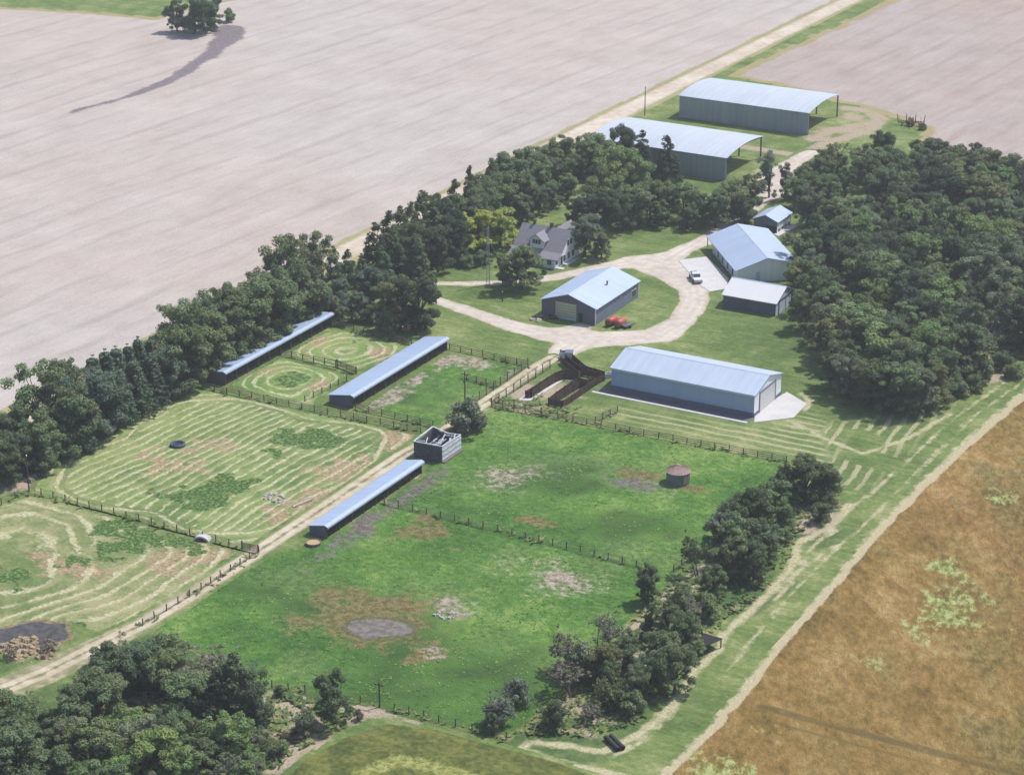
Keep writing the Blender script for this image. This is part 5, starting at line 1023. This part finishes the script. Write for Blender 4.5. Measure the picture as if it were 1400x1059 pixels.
for px, py, kd, h, w, cl, lab in (
    (655, 282, 'broad', 10.5, 1.4, 'yellow', 'yellow-green rounded tree, left half of the pale pair left of the farmhouse'), (684, 284, 'broad', 10, 1.25, 'yellow', 'yellow-green rounded tree, right half of the pale pair left of the farmhouse'), (618, 341, 'shrub', 3.5, 1.4, 'dark', 'low dark shrub on the lawn under the trees left of the tower'), (640, 345, 'shrub', 3.5, 1.5, 'dark', 'low dark shrub beside the foot of the yellow-green trees'), (660, 340, 'shrub', 4, 1.2, 'mid', 'green shrub between the tower and the yellow-green trees'),
    (712, 333, 'broad', 11, 1.35, 'mid', 'spreading green yard tree hiding the left corner of the farmhouse'), (690, 346, 'broad', 7.5, .8, 'mid', 'small round tree beside the house drive utility pole'), (800, 293, 'broad', 10.5, 1.25, 'grey', 'grey-green open tree in front of the white farmhouse gable'), (823, 316, 'broad', 7, 1.0, 'olive', 'small olive tree right of the farmhouse gable tree'), (744, 366, 'shrub', 1.6, .9, 'dark', 'clipped dark bush at the farmhouse front corner'),
    (812, 180, 'broad', 12, 1.15, 'mid', 'green tree hiding the left end of the nearer pole shed'), (832, 192, 'broad', 12.5, 1.1, 'mid', 'green tree right of the one hiding the nearer pole shed end'),
    (850, 169, 'broad', 13, .85, 'deep', 'very dark tree in front of the nearer pole shed roof'), (878, 178, 'cedar', 12, 1.2, 'deep', 'dark conifer right of the very dark tree at the nearer pole shed'), (912, 184, 'cedar', 13, 1.25, 'deep', 'dark pointed conifer against the nearer pole shed wall'), (846, 198, 'broad', 14, 1.15, 'bright', 'tall bright green tree below the nearer pole shed'), (872, 212, 'broad', 13, 1.0, 'bright', 'bright green tree right of the tall bright tree'), (828, 222, 'broad', 14, 1.0, 'olive', 'olive crown at the left of the tall bright tree'), (838, 238, 'broad', 11, 1.2, 'bright', 'low bright green tree below the olive crown in the yard grove'),
    (805, 262, 'broad', 9, 1.1, 'deep', 'very dark low tree behind the farmhouse cross gable'), (828, 258, 'broad', 9, 1.0, 'deep', 'very dark tree above the curved lawn'), (786, 270, 'broad', 7, 1.0, 'deep', 'small very dark tree at the gap behind the farmhouse'), (852, 262, 'broad', 10, 1.0, 'dark', 'dark tree below the bright green grove'), (866, 250, 'broad', 11, 1.0, 'mid', 'green tree in the middle of the yard grove'), (890, 242, 'broad', 11, 1.0, 'mid', 'green tree left of the lawn behind the workshop drive'), (912, 246, 'broad', 10, 1.0, 'mid', 'green tree between two others above the curved lawn'), (936, 248, 'broad', 10, 1.05, 'mid', 'green tree at the right of the curved lawn'), (905, 272, 'broad', 7, 1.2, 'dark', 'low dark tree shading the curved lawn'), (940, 276, 'broad', 7, 1.2, 'dark', 'low dark tree by the drive bend above the workshop'),
    (960, 262, 'broad', 8, 1.0, 'dark', 'dark tree left of the small garage clump'), (980, 258, 'broad', 10, 1.1, 'mid', 'green tree behind the workshop roof'), (1004, 242, 'broad', 11, 1.15, 'mid', 'large green tree between the pole shed and the workshop'), (1026, 236, 'broad', 10, 1.05, 'mid', 'green tree in front of the open end of the nearer pole shed'), (1020, 262, 'broad', 8, 1.1, 'dark', 'dark tree just left of the small garage'), (1054, 208, 'tall', 12, .9, 'grey', 'slender tree on the gravel right of the nearer pole shed'), (1076, 216, 'tall', 11, .7, 'grey', 'thin half-bare tree on the gravel beside the slender one'),
    (635, 538, 'shrub', 8.5, .95, 'grey', 'bushy grey-green tree leaning over the ruined crib'), (649, 553, 'shrub', 5, .9, 'mid', 'bush filling the right side of the tree at the ruined crib'),
    (262, -16, 'broad', 15, 1.3, 'dark', 'dark tree standing alone in the far field corner by the ditch'), (285, -8, 'broad', 12, 1.1, 'dark', 'smaller dark tree right of the lone far field tree'), (240, -2, 'broad', 11, 1.0, 'deep', 'smaller very dark tree left of the lone far field tree'), (312, 10, 'shrub', 5, 1.0, 'bright', 'bright bush at the head of the ditch'),
    (1245, 158, 'shrub', 3, .8, 'dusty', 'dusty low bush beside the rusty implement'), (1262, 166, 'shrub', 2.5, 1, 'mid', 'green low bush right of the rusty implement'),
    # hedgerow by the grass strip
    (1104, 619, 'broad', 9.5, 1.15, 'dark', 'big dark tree at the top end of the hedgerow'), (1128, 632, 'broad', 8.5, 1.05, 'dark', 'dark tree at the outer top corner of the hedgerow'), (1076, 634, 'broad', 7, 1.0, 'dark', 'dark tree where the board fence meets the hedgerow'), (1122, 684, 'shrub', 4.2, 1.0, 'dark', 'round dark bush on bare earth outside the hedgerow top'),
    (1056, 655, 'broad', 9, 1.1, 'mid', 'green tree second from the hedgerow top'), (1030, 664, 'broad', 8.5, 1.1, 'dark', 'dark tree on the pasture side of the upper hedgerow'), (1008, 676, 'broad', 8.5, 1.1, 'dark', 'dark tree nearest the grain bin in the hedgerow'), (1066, 682, 'broad', 8, 1.0, 'mid', 'green tree on the strip side of the upper hedgerow'), (985, 698, 'broad', 8, 1.0, 'grey', 'grey-green tree at the hedgerow middle left'), (1012, 704, 'broad', 9, 1.2, 'mid', 'broad green tree at the hedgerow middle'), (1040, 706, 'broad', 9, 1.1, 'dark', 'dark tree at the hedgerow middle right'), (1002, 734, 'broad', 8, 1.2, 'mid', 'green tree low in the hedgerow middle'), (1032, 738, 'broad', 8, 1.0, 'dark', 'dark tree low on the strip side of the hedgerow middle'),
    (957, 722, 'brush', 9, .7, 'dark', 'ivy-clad thin trunk at the left of the hedgerow middle'), (888, 768, 'broad', 7.5, .9, 'dark', 'open-crowned dark tree alone at the pasture fence end'), (946, 796, 'dead', 7.5, .9, 'dusty', 'bare brown dead tree in the hedgerow gap'), (968, 808, 'shrub', 5, .9, 'mid', 'green bush beside the bare dead tree'), (912, 820, 'broad', 7, 1.1, 'dark', 'dark tree in the lower hedgerow below the gap'), (936, 836, 'broad', 8, 1.0, 'dark', 'dark tree just above the dark lean-to'), (885, 832, 'broad', 5, .8, 'deep', 'small very dark tree over bare earth in the lower hedgerow'), (905, 862, 'broad', 8, 1.0, 'mid', 'green tree left of the dark lean-to'), (924, 880, 'broad', 8.5, 1.05, 'mid', 'green tree below the dark lean-to'), (888, 892, 'broad', 7, 1.0, 'dark', 'dark tree at the lower strip side of the hedgerow'),
    (815, 832, 'brush', 9, 1.0, 'dusty', 'half-dead brushy tree with pale stems facing the pasture'), (835, 846, 'dead', 9, .7, 'dusty', 'bleached dead tree beside the half-dead brushy one'), (790, 858, 'brush', 8, 1.1, 'dusty', 'brushy grey tree at the pasture side of the lower hedgerow'), (800, 876, 'shrub', 7, 1.0, 'grey', 'grey-green thicket at the lower hedgerow left'), (828, 878, 'broad', 7.5, .9, 'olive', 'olive tree in the lower hedgerow centre'), (780, 902, 'brush', 6.5, 1.3, 'dusty', 'low brown brush clump left in the lower hedgerow'), (842, 900, 'broad', 6.5, 1.0, 'dark', 'dark tree in the lower hedgerow centre'), (816, 916, 'brush', 6, 1.2, 'olive', 'scrubby tree near the bottom of the hedgerow'), (846, 928, 'shrub', 5, 1.0, 'dark', 'dark thicket at the bottom of the hedgerow'), (813, 950, 'brush', 4, 1.2, 'dusty', 'low brown brush over bare ground at the hedgerow bottom'),
    (872, 904, 'broad', 6.5, 1.0, 'mid', 'green tree at the strip-side foot of the lower hedgerow'), (858, 868, 'broad', 6.5, 1.0, 'dark', 'dark tree over the bare earth of the lower hedgerow'), (976, 772, 'broad', 6.5, 1.0, 'mid', 'green tree closing the hedgerow gap above the bare dead tree'), (930, 792, 'shrub', 5, .9, 'mid', 'green thicket at the pasture side of the hedgerow gap'), (950, 848, 'broad', 6.5, .9, 'mid', 'small green tree above the lean-to roof'), (864, 940, 'shrub', 4.5, 1.0, 'mid', 'green thicket at the strip edge near the hedgerow bottom'),
    (760, 952, 'shrub', 5.2, .85, 'dark', 'round dark bush standing alone left of the hedgerow bottom'), (706, 922, 'shrub', 5.5, .8, 'grey', 'grey-green bush behind the silvery dead tree'), (688, 926, 'dead', 8.2, .9, 'grey', 'silvery dead tree at the lower pasture fence corner'), (683, 950, 'shrub', 5, .9, 'grey', 'grey bush at the foot of the silvery dead tree'), (672, 972, 'shrub', 3.6, .8, 'dark', 'dark low bush at the lower pasture fence corner'),
    (455, 916, 'broad', 9.0, .95, 'dark', 'dense round dark tree alone at the bottom pasture fence'), (404, 958, 'brush', 5.5, 1.0, 'grey', 'grey-green scrub left of the dense round tree'), (382, 934, 'shrub', 2.2, 1.0, 'dark', 'small dark bush on the bottom fence line'), (412, 984, 'shrub', 3.0, 1.1, 'dusty', 'dusty scrub above the log pile'), (490, 968, 'shrub', 2.0, .8, 'dusty', 'brown low bush by the bottom fence post'),
    (318, 894, 'cedar', 12.5, 1.5, 'dark', 'big dark cedar at the right end of the lower left wood'), (343, 912, 'broad', 10, .9, 'dark', 'dark green tree at the right edge of the lower left wood'), (296, 912, 'cedar', 11, 1.4, 'deep', 'very dark cedar left of the big cedar in the lower left wood'), (320, 868, 'dead', 12, .8, 'grey', 'bleached dead tree rising behind the big dark cedar'), (285, 888, 'brush', 8, 1.1, 'dusty', 'grey brushy tree left of the bleached dead tree'), (176, 868, 'brush', 6.5, 1.2, 'dusty', 'grey brush by the dirt lane at the top of the lower left wood'), (200, 874, 'shrub', 5.5, 1.0, 'dark', 'dark bush at the lane side of the lower left wood'), (74, 866, 'brush', 3, 1.4, 'dusty', 'grey brush at the end of the dark pond'), (12, 874, 'brush', 3, 1.2, 'dusty', 'grey brush on the clay bank of the dark pond'),
    # right side pieces
    (1344, 484, 'shrub', 6, .8, 'mid', 'green bush on bare earth at the lower edge of the east wood'), (1335, 506, 'shrub', 4.5, .9, 'mid', 'low green bush beside the mown strip under the east wood'), (1372, 478, 'shrub', 4.5, 1.0, 'dark', 'dark bush over bare earth at the right edge'), (1388, 492, 'shrub', 4, 1.0, 'mid', 'green bush at the right edge by the mown strip'), (1316, 520, 'shrub', 3.5, 1.0, 'mid', 'small green bush at the lower corner of the east wood'), (1326, 398, 'dead', 12, 1.0, 'grey', 'pale dead tree with bare limbs in the east wood'), (1358, 408, 'dead', 11, 1.0, 'grey', 'leaning bleached dead tree at the right of the east wood'), (1208, 178, 'broad', 10, 1.05, 'deep', 'round very dark tree at the far tip of the east wood'), (1166, 388, 'shrub', 5, .9, 'yellow', 'bright yellow-green young tree inside the east wood'), (1140, 186, 'brush', 8, 1.1, 'olive', 'thin olive tree at the far left of the east wood'), (1130, 196, 'tall', 9, .9, 'olive', 'open olive tree on the gravel edge of the east wood')):
    x, y = at_h(px, py, h); tree(kd, x, y, h, w, cl, lab)
row_w = [(1110, 226), (1132, 232), (1106, 250), (1140, 256), (1120, 284), (1098, 312), (1108, 332), (1092, 346), (1112, 362), (1104, 384), (1128, 402), (1134, 426), (1152, 440), (1148, 462), (1166, 476), (1190, 484), (1212, 490), (1236, 494), (1258, 494), (1280, 486), (1298, 470)]
for i, (px, py) in enumerate(row_w):
    x, y = at_h(px, py, 11); cl = ('dark', 'mid', 'grey', 'olive')[i % 4]; tree('broad', x, y, random.uniform(9.5, 11.5), random.uniform(.95, 1.2), cl, f'{CW[cl]} rounded tree, {ORD[i]} from the top along the lawn-side edge of the east wood', 'trees along the edge of the east wood')
rim = [(1226, 196), (1250, 196), (1266, 192), (1282, 187), (1300, 191), (1318, 196), (1334, 196), (1348, 203), (1362, 206), (1376, 211), (1392, 212)]
for i, (px, py) in enumerate(rim):
    x, y = at_h(px, py, 9); cl = ('dark', 'mid', 'dark', 'grey')[i % 4]; tree('broad', x, y, random.uniform(8.5, 10), random.uniform(1.0, 1.2), cl, f'{CW[cl]} tree, {ORD[i]} from the left along the field-side edge of the east wood', 'trees along the edge of the east wood')
for i, (px, py) in enumerate([(1094, 240), (1104, 226), (1122, 215), (1132, 238), (1146, 204), (1158, 224), (1170, 206), (1184, 196), (1188, 216), (1200, 204), (1216, 198), (1230, 206)]):
    x, y = at_h(px, py, 8.5); cl = ('mid', 'olive', 'dark')[i % 3]; tree('broad', x, y, random.uniform(7.5, 9.5), random.uniform(1.0, 1.25), cl, f'{CW[cl]} tree, {ORD[i]} from the left at the far tip of the east wood', 'trees at the far tip of the east wood')
def fill(poly, sp, hr, kinds, cols, zone, group, avoid=.8):
    pts = np.array(poly); x0, y0 = pts.min(0); x1, y1 = pts.max(0); tries = 0; n = 0
    while tries < 9000:
        tries += 1; p = (random.uniform(x0, x1), random.uniform(y0, y1))
        if poly_sd(np.array([p]), poly)[0] > 0: continue
        if any((p[0] - a) ** 2 + (p[1] - b) ** 2 < (sp if r > 1.8 else sp * .6) ** 2 for a, b, r in trees_xy): continue
        kd = random.choice(kinds); cl = random.choice(cols); tree(kd, *p, random.uniform(*hr) * (1 if kd != 'shrub' else .6), random.uniform(1.05, 1.45), cl, f'{word(kd, cl)} {zone}', group); n += 1
    return n
ewood = [(14, 182), (22, 150), (25, 118), (30, 92), (40, 72), (47, 55), (58, 36), (70, 31), (78, 38), (80, 58), (84, 68), (110, 74), (112, 130), (75, 168), (45, 186)]
print('east wood', fill(ewood, 6.6, (8.0, 13.5), ['broad', 'broad', 'broad', 'broad', 'tall'], ['dark', 'mid', 'grey', 'olive', 'dark', 'deep', 'bright'], 'in the crowded middle of the east wood', 'trees crowding the middle of the east wood'))
lw_ = GP([(-40, 1008), (60, 994), (130, 962), (190, 926), (250, 922), (285, 955), (300, 990), (318, 1006), (335, 1025), (300, 1050), (250, 1090), (200, 1150), (-60, 1150)])
clear = (193, 968)
cx_, cy_ = g2(*clear); trees_xy.append((cx_, cy_, 3)); trees_xy.append((cx_ + 2.5, cy_ + 1, 3))
print('lower wood', fill(lw_, 4.3, (6, 9.5), ['broad', 'broad', 'broad', 'shrub', 'brush'], ['mid', 'mid', 'dark', 'bright', 'grey', 'bright'], 'in the thick of the lower left wood', 'trees in the thick of the lower left wood'))
lb = GP([(240, 1040), (330, 1012), (390, 1030), (350, 1062), (250, 1090)]); print('scrub', fill(lb, 3.2, (3.5, 6), ['shrub', 'shrub', 'brush'], ['mid', 'bright', 'grey'], 'in the low scrub at the bottom edge', 'low scrub at the bottom edge'))
print('trees', NT_[0])

# ---------------------------------------------------------------- rank growth: merged tufts, nobody could count them
def tuft_mat(name, c0, c1, c2):
    t = NT(name); f = t.math('ADD', t.math('MULTIPLY', t.noise(.12, 4, .6), .5), t.math('MULTIPLY', t.noise(1.4, 3, .7), .5)); c = t.ramp(f, [(.38, c0), (.5, c1), (.62, c2)])
    up = t.n('ShaderNodeCombineXYZ'); up.inputs[2].default_value = 1.0
    b = t.n('ShaderNodeBsdfDiffuse'); t.put(b.inputs[0], c); t.put(b.inputs['Normal'], up.outputs[0])
    tr = t.n('ShaderNodeBsdfTranslucent'); t.put(tr.inputs[0], c); mx = t.n('ShaderNodeMixShader'); mx.inputs[0].default_value = .3
    t.t.links.new(b.outputs[0], mx.inputs[1]); t.t.links.new(tr.outputs[0], mx.inputs[2]); t.t.links.new(mx.outputs[0], t.out.inputs[0]); return t.m
def tufts(name, P, h, w, mat):
    n = len(P); out = []; H_ = RNG.uniform(h[0], h[1], n); W_ = RNG.uniform(w[0], w[1], n)
    for k in range(3):
        a = RNG.uniform(0, 2 * PI, n); dx, dy = np.cos(a) * W_, np.sin(a) * W_; ln = RNG.uniform(1.0, 2.4, n) * H_; lx, ly = -np.sin(a) * ln, np.cos(a) * ln; z0 = np.zeros(n) + .01
        q = np.stack([np.stack([P[:, 0] - dx, P[:, 1] - dy, z0], 1), np.stack([P[:, 0] + dx, P[:, 1] + dy, z0], 1), np.stack([P[:, 0] + dx * .55 + lx, P[:, 1] + dy * .55 + ly, H_], 1), np.stack([P[:, 0] - dx * .7 + lx, P[:, 1] - dy * .7 + ly, H_ * RNG.uniform(.6, 1, n)], 1)], 1); out.append(q.reshape(-1, 3))
    V = np.concatenate(out); o = fast_mesh(name, V, np.arange(len(V)).reshape(-1, 4), mat); return struct(o, 'stuff')
def scatter(bounds, n, dens):
    P = np.column_stack([RNG.uniform(bounds[0], bounds[1], n), RNG.uniform(bounds[2], bounds[3], n)]); return P[RNG.random(n) < dens(P)]
def d_past(P):
    ins = poly_sd(P, pasture) < -.3; c = .25 + .9 * vnoise(P, 7, 21) * vnoise(P, 2.2, 22); 
    for b in [(500, 845, 13, 10), (612, 832, 5, 5), (880, 665, 8, 4), (480, 730, 4, 12)]: c = c * (1 - blob(P, *b, soft=.4))
    return np.where(ins, np.clip(c, 0, 1), 0)
tufts('pasture_weeds', scatter(bbox(pasture), 8000, d_past), (.05, .14), (.10, .26), tuft_mat('pasture weeds', A(98, 146, 66), A(122, 168, 82), A(160, 192, 110)))
hedge = GP([(1075, 640), (1150, 650), (1155, 690), (1085, 735), (1078, 768), (1035, 815), (990, 852), (940, 905), (915, 950), (870, 990), (800, 1005), (735, 1003), (695, 1008), (745, 965), (800, 915), (880, 830), (985, 740)])
bottom_scrub = GP([(372, 945), (440, 955), (519, 970), (480, 992), (420, 1020), (380, 1050), (300, 1059), (340, 1000)])
def d_rank(P):
    m = np.zeros(len(P))
    for k, f in FENCES.items():
        if k not in ('lane_east', 'lane_west', 'shed_side'): m = np.maximum(m, np.clip(1.1 - np.abs(stroke_sd(P, [(*q, 0) for q in f])) / .9, 0, 1) * .3)
    m = np.maximum(m, blob(P, 720, 555, 9, 4, soft=.8) * .5)
    zone = np.minimum(poly_sd(P, hedge), np.minimum(poly_sd(P, bottom_scrub), -poly_sd(P, pasture) * 0 + 1e3))
    mm = np.where(zone < 0, .5, 0); m = np.maximum(m, mm)
    return m * (vnoise(P, 2.5, 31) > .3)
tufts('rank_grass', scatter((-75, 110, -175, 40), 90000, d_rank), (.2, .65), (.15, .35), tuft_mat('rank grass', A(100, 128, 78), A(132, 154, 98), A(190, 186, 140)))
def d_wood(P): return np.where(np.minimum(poly_sd(P, lw_), poly_sd(P, ewood)) < 2.5, .55, 0) * (vnoise(P, 4, 41) > .25)
tufts('undergrowth', scatter((-30, 115, -185, 190), 60000, d_wood), (.4, 1.3), (.25, .6), tuft_mat('woodland undergrowth', A(84, 110, 66), A(116, 140, 86), A(180, 172, 132)))
# ---------------------------------------------------------------- summer haze between the aircraft and the farm
hz = NT('haze'); hv = hz.n('ShaderNodeVolumePrincipled'); hv.inputs['Color'].default_value = (.93, .95, .98, 1); hv.inputs['Density'].default_value = HAZE; hv.inputs['Anisotropy'].default_value = .2
hz.t.links.new(hv.outputs[0], hz.out.inputs['Volume'])
struct(MB().box(-9600, 9600, -9600, 9600, -1.0, 183).build('haze', hz.m), 'stuff')
# ---------------------------------------------------------------- sky, sun, camera
SUN_EL = R(59); sd_ = np.array([.50, .866])      # horizontal direction towards the sun
W = bpy.data.worlds.new('World'); sc.world = W; W.use_nodes = True; nt = W.node_tree
bg = nt.nodes['Background']; sky = nt.nodes.new('ShaderNodeTexSky'); sky.sky_type = 'NISHITA'; sky.sun_disc = False
sky.sun_elevation = SUN_EL; sky.sun_rotation = math.atan2(sd_[0], sd_[1]); sky.air_density = 1.0; sky.dust_density = 1.5
nt.links.new(sky.outputs[0], bg.inputs[0]); bg.inputs[1].default_value = .15
L = bpy.data.lights.new('sun', 'SUN'); L.energy = 4.2; L.angle = R(.55); L.color = (1, .955, .89); lo = bpy.data.objects.new('sun', L); COL.objects.link(lo)
from mathutils import Vector, Matrix
v = Vector((sd_[0] * math.cos(SUN_EL), sd_[1] * math.cos(SUN_EL), math.sin(SUN_EL))); lo.rotation_euler = v.to_track_quat('Z', 'Y').to_euler(); lo.location = (0, 0, 120)
cd = bpy.data.cameras.new('camera'); co = bpy.data.objects.new('camera', cd); COL.objects.link(co); sc.camera = co
cd.sensor_width = 36; cd.lens = F / 1400 * 36; cd.clip_start = 1; cd.clip_end = 20000
co.matrix_world = Matrix(((RT[0], UP[0], -FW[0], CAM[0]), (RT[1], UP[1], -FW[1], CAM[1]), (RT[2], UP[2], -FW[2], CAM[2]), (0, 0, 0, 1)))
vs_ = sc.view_settings; vs_.view_transform = 'Standard'; vs_.look = 'None'; vs_.exposure = 0.2; vs_.gamma = 1
sc.cycles.max_bounces = 6; sc.cycles.diffuse_bounces = 3
